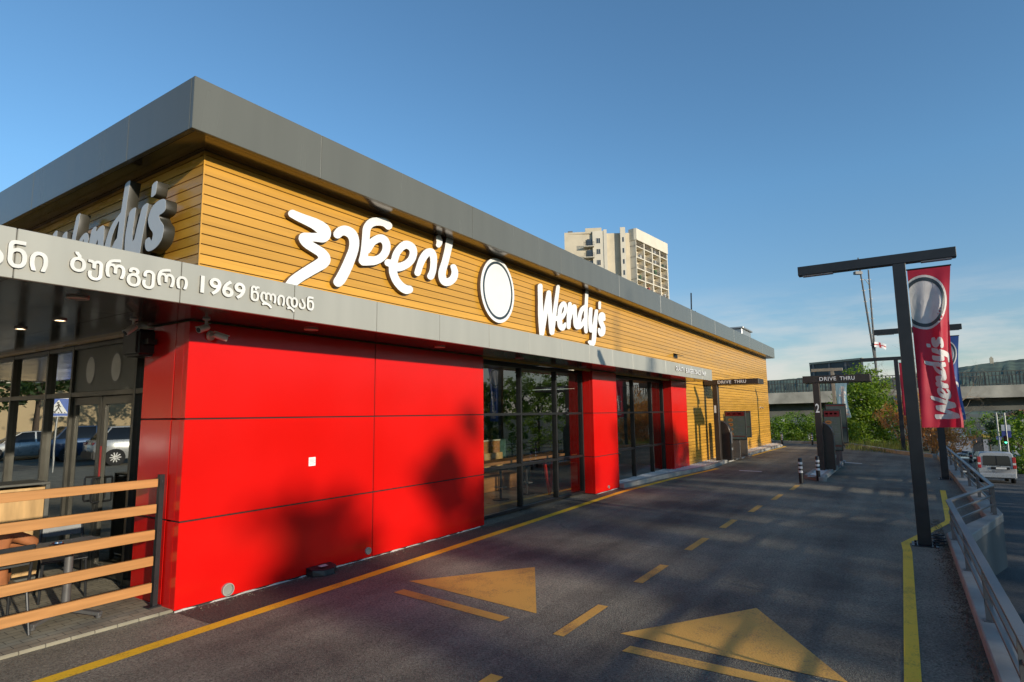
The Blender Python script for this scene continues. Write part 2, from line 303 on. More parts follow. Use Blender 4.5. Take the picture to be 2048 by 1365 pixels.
def place(me, name, mat, parent, origin, xaxis, yaxis, mats2=None):
    """puts a mesh drawn in its own xy plane on a plane of the place (origin, x and y directions in the world)"""
    X, Y = Vector(xaxis).normalized(), Vector(yaxis).normalized(); Z = X.cross(Y); T = Matrix((X, Y, Z)).transposed().to_4x4(); T.translation = Vector(origin)
    off = Vector((0, 0, 0)); p = parent
    while p: off += p.location; p = p.parent
    T.translation -= off; me.transform(T); me.materials.clear(); me.materials.append(mat)
    if mats2:
        me.materials.append(mats2); zz = Z
        for f in me.polygons: f.material_index = 0 if f.normal.dot(zz) > .8 else 1
    o = bpy.data.objects.new(name, me); COL.objects.link(o)
    if parent: o.parent = parent
    return o

# ================================================================ ground, roads, paving
def ground_z(x, y):
    if x > 0:
        low = road_z(x)-.25
        deck = -.25
        w = smooth(41.6, 53, x)
        if y <= (-.55 if x < 31 else -1.2): w = 1.0
        z = deck+(min(low, deck)-deck)*w
        if y < -9.2: z = low + .35*smooth(-9.2, -10, y)
        return z
    return -.25 + (0 if y > -9.2 else .3*smooth(-9.2, -10, y)) + (.045*max(0, y-33) if x < -2 and y > 33 else 0)
gx = [-900, -300, -120, -70]+[-50+3*i for i in range(17)]+[2*i for i in range(0, 20)]+[40+1.2*i for i in range(12)]+[58, 66, 78, 95, 120, 160, 210, 260, 400, 700, 1200, 2500, 5000]
gy = [-4000, -1500, -600, -250, -120, -70, -45, -30, -22, -16, -13, -11, -10, -9.2, -6, -3, -1.25, -1.15, -.6, -.5]+[0.5+2.5*i for i in range(24)]+[70, 90, 130, 200, 400, 900, 2000, 5000]
g = MB(); g.v = [Vector((x, y, ground_z(x, y))) for y in gy for x in gx]
nx = len(gx)
g.f = [(j*nx+i, j*nx+i+1, (j+1)*nx+i+1, (j+1)*nx+i) for j in range(len(gy)-1) for i in range(nx-1)]; g.mi = [0]*len(g.f)
GROUND = pm('dry_ground', (.12, .11, .06), .95, 0, .35, .25)
struct(g.build('ground', GROUND, smooth=True))

deck = [(-14, -.5), (11.7, -.5), (13.9, -1.2), (31.2, -1.2), (33.4, .15), (36, 1.15), (40.2, 2.7), (41.2, 5), (41.6, 8), (41.6, 40), (-14, 40)]
struct(MB().poly([(x, y, 0.0) for x, y in deck]).build('drive_thru_road', ASPH))
lr = MB(); xs = [-60, -20, 0, 4, 12, 24, 40, 60, 90, 130, 180, 260]
for a, b in zip(xs[:-1], xs[1:]): lr.add([(a, -9.2, road_z(a)), (b, -9.2, road_z(b)), (b, -1.0 if b < 36 else -.8, road_z(b)), (a, -1.0 if a < 36 else -.8, road_z(a))], [(0, 1, 2, 3)])
struct(lr.build('lower_road', ROADA))
pk = MB()
for a, b in zip(xs[:-1], xs[1:]):
    pk.add([(a, -9.45, road_z(a)-.1), (b, -9.45, road_z(b)-.1), (b, -9.2, road_z(b)-.1), (a, -9.2, road_z(a)-.1), (a, -9.45, road_z(a)+.13), (b, -9.45, road_z(b)+.13), (b, -9.2, road_z(b)+.13), (a, -9.2, road_z(a)+.13)],
           [(3,2,1,0),(4,5,6,7),(0,1,5,4),(1,2,6,5),(2,3,7,6),(3,0,4,7)])
struct(pk.build('road_kerb', KERB))
# patio
struct(MB().prism([(-10, 6.80), (3.6, 6.78), (3.6, 30), (-10, 30)], -.1, .03).build('patio_paving', paver_mat(), bevel=.01))

# painted markings, one sheet each 4 mm above the asphalt
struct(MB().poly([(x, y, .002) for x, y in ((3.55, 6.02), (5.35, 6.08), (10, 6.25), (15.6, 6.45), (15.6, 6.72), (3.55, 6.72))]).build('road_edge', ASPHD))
def marking(name, pts, m=ORANGEP): return struct(MB().poly([(x, y, .004) for x, y in pts]).build(name, m))
struct(MB().ribbon([(-4, 5.83), (2.1, 5.93), (5.35, 6.02), (10, 6.19), (14.9, 6.36), (18.4, 6.18), (22.4, 5.80)], .16, .004).build('edge_line', YELLOW))
struct(MB().ribbon([(29.4, 6.0), (33, 5.95), (37.4, 5.78), (39.0, 6.4), (39.6, 7.6)], .15, .004).build('edge_line', YELLOW))
struct(MB().ribbon([(-3, .085), (5.7, .09), (10.7, .09), (11.35, .115), (13.85, -.56), (14.1, -.585), (19.0, -.72)], .115, .004).build('edge_line', YELLOW))
for x0, x1, y in ((1.08, 2.1, 2.89), (3.1, 4.12, 2.89), (5.13, 6.15, 2.89), (7.17, 8.15, 2.89), (9.19, 10.18, 2.885), (11.2, 12.15, 2.87), (13.22, 14.2, 2.79), (15.2, 16.28, 2.69), (17.3, 18.5, 2.60)):
    marking('lane_dash', [(x0, y-.06), (x1, y-.06), (x1, y+.06), (x0, y+.06)])
marking('lane_arrow', [(5.75, 5.39), (5.55, 3.38), (7.15, 4.37)])
marking('lane_bar', [(5.30, 5.21), (5.15, 3.57), (5.30, 3.55), (5.46, 5.2)])
marking('lane_arrow', [(5.48, 2.41), (5.44, .50), (6.92, 1.46)])
marking('lane_bar', [(5.10, 2.23), (5.10, .55), (5.25, .55), (5.25, 2.21)])
for pts in ([(21.85, 4.2), (22.1, 4.2), (22.15, 4.95), (21.9, 4.95)], [(26.7, 1.45), (27.0, 1.45), (27.35, 2.06), (27.0, 2.06)]): marking('lane_bar', pts, WHITEP)
# kerb along the wall and its white pebble bed
def kerb_run(pts, w, z1, name='kerb'):
    m = MB(); P = [Vector((a, b, 0)) for a, b in pts]
    for a, b in zip(P[:-1], P[1:]):
        n = max(1, int((b-a).length/1.0))
        for i in range(n):
            p, q = a+(b-a)*(i/n), a+(b-a)*((i+1)/n); d = (q-p).normalized(); p2, q2 = p+d*.006, q-d*.006; s_ = Vector((-d.y, d.x, 0))*w
            m.prism([(p2.x, p2.y), (q2.x, q2.y), (q2.x+s_.x, q2.y+s_.y), (p2.x+s_.x, p2.y+s_.y)], -.1, z1+random.uniform(-.004, .004))
    return struct(m.build(name, KERB, bevel=.012))
wall_kerb = [(15.62, 6.60), (18.5, 6.42), (22.26, 6.03), (29.7, 6.15), (37.6, 5.96), (39.4, 6.5)]
kerb_run(wall_kerb, .15, .12)
isl = [(19.75, 2.08), (26.1, 2.02), (27.6, 2.28), (26.6, 2.62), (20.35, 2.66)]
kerb_run(isl+[isl[0]], .13, .13)
kerb_run([(31.3, -1.1), (33.4, .22), (36, 1.2), (40.1, 2.75), (41.1, 5), (41.5, 8), (41.5, 20)], .18, .16)
PEB = pm('white_pebble', (.62, .60, .56), .75, 0, .15, 4)
def pebbles(region, n, zf, rmin=.018, rmax=.04):
    m = MB(); ico = [(0,0,1),(.894,0,.447),(.276,.851,.447),(-.724,.526,.447),(-.724,-.526,.447),(.276,-.851,.447)]
    fc = [(0,1,2),(0,2,3),(0,3,4),(0,4,5),(0,5,1)]
    for i in range(n):
        x, y = region(); r = random.uniform(rmin, rmax); a = random.random()*6.28; sx = random.uniform(.7, 1.3)
        m.add([(x+r*sx*(p[0]*math.cos(a)-p[1]*math.sin(a)), y+r*(p[0]*math.sin(a)+p[1]*math.cos(a)), zf(x)+r*.75*p[2]-r*.2) for p in ico], fc)
    o = m.build('white_gravel', PEB); o['kind'] = 'stuff'; return o
def kerb_y(x):
    for a, b in zip(wall_kerb[:-1], wall_kerb[1:]):
        if a[0] <= x <= b[0]: return a[1]+(b[1]-a[1])*(x-a[0])/(b[0]-a[0])
    return 6.3
def reg1():
    while True:
        x = 15.7+random.random()**1.3*23.4; y0 = kerb_y(x)+.12; y1 = 6.85 if x > 20.4 else 7.1
        if y1 > y0: return x, random.uniform(y0, y1)
def bed(x): return .10
pebbles(reg1, 9000, bed)
gb = MB().prism([(15.66, 6.72), (18.5, 6.55), (22.26, 6.16), (29.7, 6.28), (37.6, 6.09), (39.2, 6.6), (39.2, 6.84), (20.4, 6.84), (20.4, 7.14), (15.66, 7.14)], -.1, .088)
struct(gb.build('gravel_bed_ground', PEB))
def reg2():
    t = random.random(); return 19.95+t*7.3, random.uniform(2.2, 2.55)
pebbles(reg2, 1500, lambda x: .10)
struct(MB().prism([(19.9, 2.18), (26.05, 2.14), (27.3, 2.32), (26.5, 2.52), (20.45, 2.56)], -.1, .095).build('gravel_bed_ground', PEB))
# drain cover and asphalt repair seams
MB().box(12.7, 13.1, -.38, -.06, -.02, .003).build('drain_cover', pm('cover_iron', (.10, .095, .085), .8), at_=(12.9, -.2, 0))
tag(bpy.data.objects['drain_cover'], 'square steel drain cover set in the asphalt beside the tall lamp post', 'drain cover')
GRIT = pm('grit', (.14, .115, .08), .9, 0, .4, 9)
def grit(n, fx, seed):
    r = random.Random(seed); m = MB()
    for _ in range(n):
        x, y = fx(r); s_ = r.uniform(.004, .014); a = r.random()*6.28; q = [(math.cos(a+k*1.57)*s_*r.uniform(.7, 1.3), math.sin(a+k*1.57)*s_) for k in range(4)]
        m.add([(x+p[0], y+p[1], .001) for p in q]+[(x, y, .001+s_*.9)], [(0, 1, 4), (1, 2, 4), (2, 3, 4), (3, 0, 4)])
    o = m.build('grit_debris', GRIT); o['kind'] = 'stuff'
grit(3800, lambda r: (r.uniform(3, 14)**1.0, -.435+abs(r.gauss(0, .09))) if r.random() < .75 else (r.uniform(3.6, 15), 6.72-abs(r.gauss(0, .08))), 5)
# retaining wall of the deck
rw = thing('retaining_wall', 'low grey concrete parapet wall edging the drive lane above the street', 'wall', (11.7, -.6, 0))
inn = [(-6, -.44), (11.75, -.44), (13.95, -1.13), (31.2, -1.10)]; outr = [(-6, -.72), (11.6, -.72), (14.35, -1.42), (31.2, -1.40)]
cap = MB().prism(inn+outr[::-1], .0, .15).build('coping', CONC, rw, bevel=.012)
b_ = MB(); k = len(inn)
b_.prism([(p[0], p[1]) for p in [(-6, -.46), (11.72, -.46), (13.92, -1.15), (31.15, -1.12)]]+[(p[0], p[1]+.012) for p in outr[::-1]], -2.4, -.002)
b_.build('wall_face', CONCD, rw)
# ================================================================ the restaurant
WY, WX = 6.79, 3.62            # wood cladding planes
RY, RX = 6.735, 3.53           # red panel planes
GY = 7.10                      # side glazing plane
DX = 3.75                      # entrance glazing plane
XE = 38.9                      # far end of the building
SOF = 3.20                     # canopy soffit height
rest = thing('restaurant_building', 'long single storey restaurant clad in yellow wood boards and red panels', 'restaurant', (3.53, 6.735, 0))
def panels(name, spec, mat, parent=rest, bevel=.004):
    m = MB()
    for b in spec: m.box(*b)
    return m.build(name, mat, parent, bevel=bevel)
# red block by the entrance: cassettes with open joints over a dark backing
J = .018
zs = [(.02, .95-J/2), (.95+J/2, 2.08-J/2), (2.08+J/2, SOF-.004)]
sp_ = []
for z0, z1 in zs:
    for x0, x1 in ((RX, 6.395-J/2), (6.395+J/2, 9.22)):
        sp_.append((x0, x1, RY, RY+.10, z0, z1))
    for y0, y1 in ((RY+.101, 7.02-J/2), (7.02+J/2, 7.74)): sp_.append((RX, RX+.08, y0, y1, z0, z1))
    sp_.append((9.14, 9.22, RY+.101, GY-.03, z0, z1))
panels('red_panel_wall', sp_, RED)
MB().box(RX+.015, 9.2, RY+.018, RY+.3, .0, SOF-.008).box(RX+.015, RX+.3, RY+.2, 7.73, 0, SOF-.008).build('panel_backing', GAP, rest)
for x0, x1 in ((14.08, 15.62), (20.43, 22.16)):
    sp_ = []
    for z0, z1 in zs:
        if x0 > 20: z0 = max(z0, .06)
        sp_ += [(x0, x1, RY, RY+.08, z0, z1), (x0, x0+.06, RY+.081, GY+.02, z0, z1), (x1-.06, x1, RY+.081, GY+.02, z0, z1)]
    panels('red_pier', sp_, RED)
    MB().box(x0+.014, x1-.014, RY+.015, GY+.15, 0, SOF-.008).build('panel_backing', GAP, rest)
# wood boards
bd = MB(); P_ = .1225; rr = random.Random(4)
def boards(x0, x1, z0, z1, m):
    z = z0
    while z < z1-.02:
        zt = min(z+P_-.013, z1)
        xs_ = [x0]
        while xs_[-1] < x1-5: xs_.append(xs_[-1]+rr.choice((3.4, 4.2, 5.0)))
        xs_.append(x1)
        m.box(x0, x1, WY, WY+.03, z, zt)
        z += P_
boards(WX, XE, 3.17, 5.30, bd); boards(22.165, XE, .09, 3.165, bd)
z = 3.17
while z < 5.28:
    bd.box(WX, WX+.03, WY+.031, 24, z, min(z+P_-.013, 5.30)); z += P_
z = .09
while z < 5.28:
    bd.box(XE-.03, XE, WY+.031, 20, z, min(z+P_-.013, 5.30)); z += P_
bd.build('wood_cladding', WOOD, rest)

bk = MB().box(WX+.022, XE-.022, WY+.022, WY+.2, SOF+.03, 5.30).box(22.2, XE-.022, WY+.022, WY+.2, .02, SOF+.03).box(WX+.022, WX+.2, WY+.2, 24, SOF+.03, 5.3).box(XE-.2, XE-.022, WY+.2, 20, .02, 5.3)
bk.build('cladding_backing', pm('cladding_joint', (.02, .010, .005), .9), rest)
MB().box(WX-.004, WX+.012, WY-.004, WY+.012, 3.3, 5.28).build('corner_trim', WOOD, rest)
MB().box(XE-.012, XE+.004, WY-.004, WY+.012, .09, 5.28).build('corner_trim', WOOD, rest)
# roof edge
FY, FX, FZ0, FZ1, FXE = 6.33, 3.22, 5.29, 5.905, 39.25
ru = MB(); xs_ = [FX]; x = 4.96
while x < FXE-.5: xs_.append(x); x += 3.39
xs_.append(FXE)
for a, b in zip(xs_[:-1], xs_[1:]): ru.box(a+(.004 if a > FX else 0), b-.004, FY, FY+.06, FZ0, FZ1)
ys_ = [FY+.061, 7.86, 10.93, 14.0, 17.07, 20.14, 24]
for a, b in zip(ys_[:-1], ys_[1:]): ru.box(FX, FX+.06, a+.004, b-.004, FZ0, FZ1); ru.box(FXE-.06, FXE, a+.004, b-.004, FZ0, FZ1)
ru.build('roof_fascia', FASCIA, rest, bevel=.005)
MB().box(FX+.012, FXE-.012, FY+.012, FY+.3, FZ0+.012, FZ1-.01).box(FX+.012, FX+.3, FY+.3, 24, FZ0+.012, FZ1-.01).build('fascia_backing', pm('seam_light', (.5, .5, .48), .5), rest)
sf = MB(); sf.box(FX+.07, FXE-.07, FY+.07, WY+.02, FZ0+.006, FZ0+.03); sf.box(FX+.07, WX+.02, WY+.021, 24, FZ0+.006, FZ0+.03); sf.box(XE-.02, FXE-.07, WY+.021, 24, FZ0+.006, FZ0+.03)
sf.build('roof_soffit', SOFFIT, rest)
MB().box(FX+.3, FXE-.3, FY+.3, 24, FZ1-.2, FZ1-.1).build('roof', pm('roof_sheet', (.2, .2, .2), .8), rest)
MB().box(WX+.2, WX+.3, 23.6, 24, 0, 5.7).box(WX+.2, XE-.2, 23.6, 23.7, 0, 5.7).build('rear_wall', PLASTER, rest)
# canopy along the side and over the entrance patio
CY, CX0, CX1, CZ1 = 5.75, .34, 22.16, 3.605
cn_ = MB(); seams = []; x = 1.62-1.285
while x < CX1-.2: seams.append(x); x += 1.2852
seams[-1:] = seams[-1:]; seams.append(CX1)
for a, b in zip(seams[:-1], seams[1:]): cn_.box(a+.004, b-.004, CY, CY+.05, SOF, CZ1)
ys_ = [CY+.051]+[CY+1.28*i for i in range(1, 14)]
for a, b in zip(ys_[:-1], ys_[1:]): cn_.box(seams[0]+.004, seams[0]+.054, a+.004, b-.004, SOF, CZ1)
cn_.box(CX1-.054, CX1-.004, CY+.051, WY-.004, SOF, CZ1)
cn_.build('canopy_fascia', SILVER, rest, bevel=.004)
MB().box(seams[0]+.012, CX1-.02, CY+.012, CY+.2, SOF+.02, CZ1-.006).box(seams[0]+.012, seams[0]+.2, CY+.2, 22, SOF+.02, CZ1-.006).build('fascia_backing', pm('seam_dark', (.10, .095, .08), .6), rest)
cs = MB()
for i, (a, b) in enumerate(zip(seams[:-1], seams[1:])):
    if a < RX-.3: cs.box(max(a, seams[0]+.06)+.003, b-.003, CY+.06, 7.02, SOF+.012, SOF+.03)
    else: cs.box(a+.003, b-.003, CY+.06, WY+.3, SOF+.012, SOF+.03)
for j in range(6):
    for a, b in zip(seams[:3], seams[1:4]):
        cs.box(max(a, seams[0]+.06)+.003, min(b, DX+.1)-.003, 7.026+2.4*j, 7.02+2.4*(j+1), SOF+.012, SOF+.03)
cs.build('canopy_soffit', SOFFIT, rest)
MB().box(seams[0]+.06, CX1-.06, CY+.06, WY-.01, SOF+.035, CZ1-.05).box(seams[0]+.06, WX-.002, WY-.01, 22, SOF+.035, CZ1-.05).build('canopy_deck', GAP, rest)
# interior
MB().box(DX+.1, XE-.3, GY+.05, 23.5, -.02, .045).build('interior_floor', TILE, rest)
MB().box(DX+.1, 22.3, GY+.2, 23.5, 3.12, 3.16).build('interior_ceiling', PLASTER, rest)
HEXG = pm('mural_green', (.06, .13, .11), .7, 0, .3, 5); HEXL = pm('mural_cream', (.42, .38, .22), .7)
hx = MB().box(22.2, 22.3, GY+.2, 23.5, .05, 3.1).box(DX+3, 22.199, 15.0, 15.1, .05, 3.1); rh = random.Random(3)
for i in range(60):
    for j in range(9):
        if rh.random() < .38:
            cx_, cz_ = 9+i*.22, .7+j*.255+(.127 if i % 2 else 0)
            hx.poly([(cx_+.13*math.cos(k*PI/3), 14.99, cz_+.13*math.sin(k*PI/3)) for k in range(6)], 1)
hx.build('interior_wall', [HEXG, HEXL], rest)

# side windows: frames, transoms, panes
def window(x0, x1, muls, y, z0=.03, z1=SOF-.02, trans=(.98, 2.08), name='side_window'):
    fr = MB(); D = .07; w = .05
    fr.box(x0, x1, y-D, y+.06, z0, z0+.06).box(x0, x1, y-D, y+.06, z1-.08, z1)
    for xm in [x0+w/2]+list(muls)+[x1-w/2]: fr.box(xm-w/2, xm+w/2, y-D-.004, y+.064, z0+.061, z1-.081)
    ed = [x0+w]+[m for m in muls]+[x1-w]
    for zt in trans:
        for a, b in zip(ed[:-1], ed[1:]): fr.box(a+w/2+.001, b-w/2-.001, y-D+.004, y+.05, zt-.028, zt+.028)
    f = fr.build(name+'_frame', FRAME, rest, bevel=.003)
    zz = [z0+.06]+list(trans)+[z1-.08]
    for a, b in zip(ed[:-1], ed[1:]):
        for c_, d_ in zip(zz[:-1], zz[1:]):
            MB().poly([(a-.02, y-.01, c_-.02), (b+.02, y-.01, c_-.02), (b+.02, y-.01, d_+.02), (a-.02, y-.01, d_+.02)]).build('window_pane', GLASS, f)
window(9.225, 14.075, (11.04, 12.64), GY)
window(15.625, 20.425, (17.62, 19.23), GY)
# entrance front, facing the patio
fr = MB(); y0, y1 = 7.75, 18.0
def upr(y, z0=.03, z1=SOF-.02, w=.06): fr.box(DX-.07, DX+.06, y-w/2, y+w/2, z0, z1)
for y in (7.78, 8.30, 10.26, 11.18, 12.67, 14.2, 15.7, 17.2): upr(y)
YS = [7.81, 8.30, 10.26, 11.18, 12.67, 14.2, 15.7, 17.2]
for a, b in zip(YS[:-1], YS[1:]):
    fr.box(DX-.066, DX+.05, a+.031, b-.031, 2.41, 2.48)
    fr.box(DX-.066, DX+.05, a+.031, b-.031, SOF-.09, SOF-.022)
    if not 8.2 < a < 9: fr.box(DX-.066, DX+.05, a+.031, b-.031, .031, .10); fr.box(DX-.066, DX+.05, a+.031, b-.031, .94, .99) if a < 8 else None
ef = fr.build('entrance_frame', BRONZE, rest, bevel=.004)
for a, b in zip(YS[:-1], YS[1:]):
    for c_, d_ in ((.08, 2.43), (2.46, 3.13)):
        if 8.2 < a < 9: continue
        MB().poly([(DX-.01, a+.01, c_), (DX-.01, b-.01, c_), (DX-.01, b-.01, d_), (DX-.01, a+.01, d_)]).build('window_pane', GLASSD, ef)
fp = MB().box(DX-.03, DX+.03, 8.335, 10.225, 2.482, 3.108).build('transom_panel', pm('panel_olive', (.125, .12, .095), .45), rest)
for yc in (8.93, 9.72):
    pl = MB(); pl.add([(DX-.036, yc+.135*math.cos(t*PI/12), 2.79+.19*math.sin(t*PI/12)) for t in range(24)], [tuple(range(23, -1, -1))])
    pl.add([(DX-.034, yc+.16*math.cos(t*PI/12), 2.79+.215*math.sin(t*PI/12)) for t in range(24)], [tuple(range(23, -1, -1))], 1)
    pl.build('oval_plaque', [GALV, GREY], fp)
for i, (a, b, hy) in enumerate(((8.335, 9.27, 9.17), (9.29, 10.225, 9.39))):
    d = MB(); w = .09
    d.box(DX-.03, DX+.03, a, a+w, .05, 2.40).box(DX-.03, DX+.03, b-w, b, .05, 2.40).box(DX-.03, DX+.03, a+w, b-w, 2.29, 2.40).box(DX-.03, DX+.03, a+w, b-w, .05, .17)
    dr = d.build('entrance_door', BRONZE, rest, bevel=.004)
    MB().poly([(DX-.005, a+w, .17), (DX-.005, b-w, .17), (DX-.005, b-w, 2.29), (DX-.005, a+w, 2.29)]).build('glass_pane', GLASSD, dr)
    MB().tube([(DX-.03, hy, .98), (DX-.12, hy, .98), (DX-.13, hy, 1.0), (DX-.13, hy, 1.28), (DX-.12, hy, 1.30), (DX-.03, hy, 1.30)], .014, 8).build('door_handle', FRAME, dr, smooth=True)
    if i == 0: MB().box(DX-.034, DX-.031, 9.20, 9.245, 1.31, 1.72).build('door_sticker', pm('sticker_red', (.55, .03, .03), .4), dr)
MB().box(DX-.1, DX+.1, 17.26, 24, .0, SOF-.02).build('entrance_side_wall', WOOD, rest)

# ---- fixtures on the building
def downlight(x, y, lab, lit):
    q = .62 if lit else .85
    o = thing('downlight', lab, 'downlight', (x, y, SOF+.01), group='recessed downlights in the canopy soffit')
    MB().lathe((x, y, SOF), [(.105*q, .010), (.105*q, -.004), (.082*q, -.006), (.080*q, .009)], 24).build('trim_ring', pm('downlight_trim', (.52, .45, .40), .4), o, smooth=True)
    MB().lathe((x, y, SOF), [(.079*q, .008), (.079*q, .0015), (.05*q, .001)], 24).build('lens', emit_mat('lamp_lit', (1, .8, .5), 6.0) if lit else pm('lens_off', (.45, .36, .33), .3), o)
    return o
downlight(2.25, 6.27, 'unlit round downlight in the canopy soffit over the patio fence', 0)
downlight(4.84, 6.28, 'unlit round downlight in the soffit over the large red wall, closer to the entrance', 0)
downlight(7.42, 6.31, 'unlit round downlight in the soffit over the large red wall, closer to the windows', 0)
downlight(10.03, 6.41, 'round downlight in the dark soffit above the first glass bay after the red wall', 0)
downlight(12.95, 6.45, 'round downlight in the soffit just before the first red pier', 0)
downlight(2.66, 7.84, 'lit warm downlight in the entrance soffit, the one closer to the door', 1)
downlight(2.64, 8.95, 'lit warm downlight in the entrance soffit, deeper in over the glazing', 1)
def camera_unit(name, lab, base, mount, aim):
    o = thing('security_camera', lab, 'security camera', base, group='security cameras under the canopy')
    b = Vector(base); a = Vector(aim).normalized(); mo = Vector(mount)
    m = MB()
    if abs(mo.z) > .5: m.lathe(b, [(.04, 0), (.04, -.015), (.03, -.02)], 16)
    else: m.tube([b, b+mo*.03], [.06, .055], 18)
    m.build('mounting_plate', WPLAST, o, smooth=True)
    e = b+mo*.085
    MB().tube([b+mo*.02, b+mo*.09, e], .016, 8).build('bracket', WPLAST, o, smooth=True)
    c0 = e+mo*.02-a*.04; c1 = c0+a*.15
    MB().tube([c0, c0+a*.02, c1], [.022, .033, .036], 16).build('camera_body', WPLAST, o, smooth=True)
    MB().tube([c1+a*.0005, c1+a*.004], .028, 16).build('lens', BLACK, o)
    MB().bar(c0+Vector((0, 0, .038)), c1+a*.025+Vector((0, 0, .038)), .055, .006).build('sun_hood', WPLAST, o)
camera_unit('c', 'white bullet camera hanging from the soffit above the corner of the red wall', (3.60, 6.52, SOF+.01), (0, 0, -1), (-.9, -.25, -.35))
camera_unit('c', 'white camera on a round plate screwed to the red wall face near its corner', (3.77, RY, 3.05), (.35, -.9, -.05), (.9, -.25, -.25))
camera_unit('c', 'white bullet camera hanging from the soffit in front of the entrance door', (3.12, 7.15, SOF+.01), (0, 0, -1), (-.75, -.1, -.6))
sk = thing('loudspeaker', 'black box loudspeaker high beside the red block at the entrance', 'loudspeaker', (3.52, 7.72, 3.0))
MB().box(3.34, 3.66, 7.52, 7.92, 2.84, 3.16).build('cabinet', BLACK, sk, bevel=.03, seg=3)
MB().box(3.335, 3.339, 7.56, 7.88, 2.88, 3.12).build('grille', DARK, sk)
MB().box(3.4, 3.5, 7.4, 7.52, 2.97, 3.03).build('bracket', BLACK, sk)
for i, (x, z, r, lab) in enumerate(((4.13, .10, .072, 'large grey pipe end at the foot of the red wall beside its corner'), (6.30, .115, .05, 'small grey pipe end low on the red wall beside the panel joint'), (14.87, .11, .04, 'small pipe end at the foot of the red pier between the window bays'))):
    o = thing('pipe_end', lab, 'pipe', (x, RY, z), group='pipe ends in the red panels')
    p = MB(); p.tube_rings([[(x+rr_*math.cos(t*PI/12), RY-dy, z+rr_*math.sin(t*PI/12)) for t in range(24)] for rr_, dy in ((r, -.01), (r, .03), (r*.86, .032), (r*.84, .006), (.001, .004))], cap=False)
    p.build('collar', pm('pipe_grey', (.34, .33, .29), .5), o, smooth=True)
    MB().add([(x+r*.8*math.cos(t*PI/12), RY-.008, z+r*.8*math.sin(t*PI/12)) for t in range(24)], [tuple(range(24))]).build('plug', pm('pipe_plug', (.25, .245, .21), .6), o)
rs_ = random.Random(9)
for xa, xb in ((RX, 9.2), (14.1, 15.55)):
    sl = MB(); pts = [xa]
    while pts[-1] < xb-.15: pts.append(pts[-1]+rs_.uniform(.05, .15))
    pr_ = [(x, rs_.uniform(.002, .02)*(rs_.random() < .8)+.0005, rs_.uniform(.004, .022)) for x in pts]; k = len(pr_)
    sl.v = [Vector((x, RY-d-.002, .0025)) for x, h, d in pr_]+[Vector((x, RY-.003, h+.002)) for x, h, d in pr_]
    sl.f = [(i, i+1, k+i+1, k+i) for i in range(k-1)]; sl.mi = [0]*len(sl.f)
    sl.build('base_seal', pm('seal_white', (.5, .47, .42), .8, 0, .3, 8), rest)
pn = thing('wall_notice', 'small square white notice stuck on the red wall', 'notice', (5.27, RY, 1.485))
MB().box(5.215, 5.325, RY-.003, RY+.004, 1.425, 1.54).build('sheet', WHITE, pn)
pl = MB()
for k in range(5): pl.box(5.23, 5.30+.02*(k % 2), RY-.0045, RY-.0032, 1.445+.017*k, 1.450+.017*k)
pl.build('printed_lines', pm('print_grey', (.35, .33, .3), .6), pn)
bt = thing('bait_box', 'black wedge shaped bait box on the asphalt against the red wall', 'bait box', (5.42, 6.66, 0))
MB().tube_rings([[(5.22, RY-.003, .002), (5.62, RY-.003, .002), (5.62, 6.60, .002), (5.50, 6.49, .002), (5.34, 6.49, .002), (5.22, 6.60, .002)], [(5.22, RY-.003, .105), (5.62, RY-.003, .105), (5.62, 6.61, .085), (5.50, 6.51, .08), (5.34, 6.51, .08), (5.22, 6.61, .085)]]).build('box_body', BLACK, bt, bevel=.008)
MB().add([(5.36, 6.60, .1005), (5.48, 6.60, .1005), (5.48, 6.67, .108), (5.36, 6.67, .108)], [(0, 1, 2, 3)]).build('sticker', pm('sticker_pale', (.6, .5, .5), .5), bt)
MB().box(5.216, 5.2195, 6.62, 6.68, .01, .06).build('entry_hole', GAP, bt)
wl_ = thing('wall_light', 'small black wall light on the yellow boards above the canopy end', 'wall light', (21.2, WY, 4.1))
MB().box(21.0, 21.4, WY-.03, WY+.005, 4.05, 4.2).build('backplate', DARK, wl_)
MB().tube_rings([[(21.0, WY-.03, 4.18), (21.4, WY-.03, 4.18), (21.4, WY-.26, 4.10), (21.0, WY-.26, 4.10)], [(21.0, WY-.03, 4.2), (21.4, WY-.03, 4.2), (21.4, WY-.26, 4.12), (21.0, WY-.26, 4.12)]]).build('lamp_shade', DARK, wl_)
camera_unit('c', 'dark camera arm on the yellow boards by the far corner of the building', (36.2, WY, 2.25), (0, -1, 0), (-.8, -.6, -.2))
ra = thing('roof_antenna', 'thin dark antenna mast standing on the flat roof edge', 'antenna', (25.7, 7.4, 5.9))
MB().tube([(25.6, 7.4, 5.7), (25.75, 7.4, 7.3)], .03, 6).build('mast', DARK, ra)
MB().tube([(25.66, 7.4, 6.45), (26.3, 7.4, 6.55)], .022, 6).build('crossbar', DARK, ra)
rv = thing('roof_vent', 'pale metal vent hood on the roof near its far end', 'vent', (36.8, 8.2, 5.9))
MB().box(35.6, 38.0, 7.4, 8.6, 5.8, 6.85).build('housing', GALV, rv, bevel=.03)
MB().box(35.5, 38.1, 7.3, 8.7, 6.851, 6.95).build('cap', GALV, rv, bevel=.02)
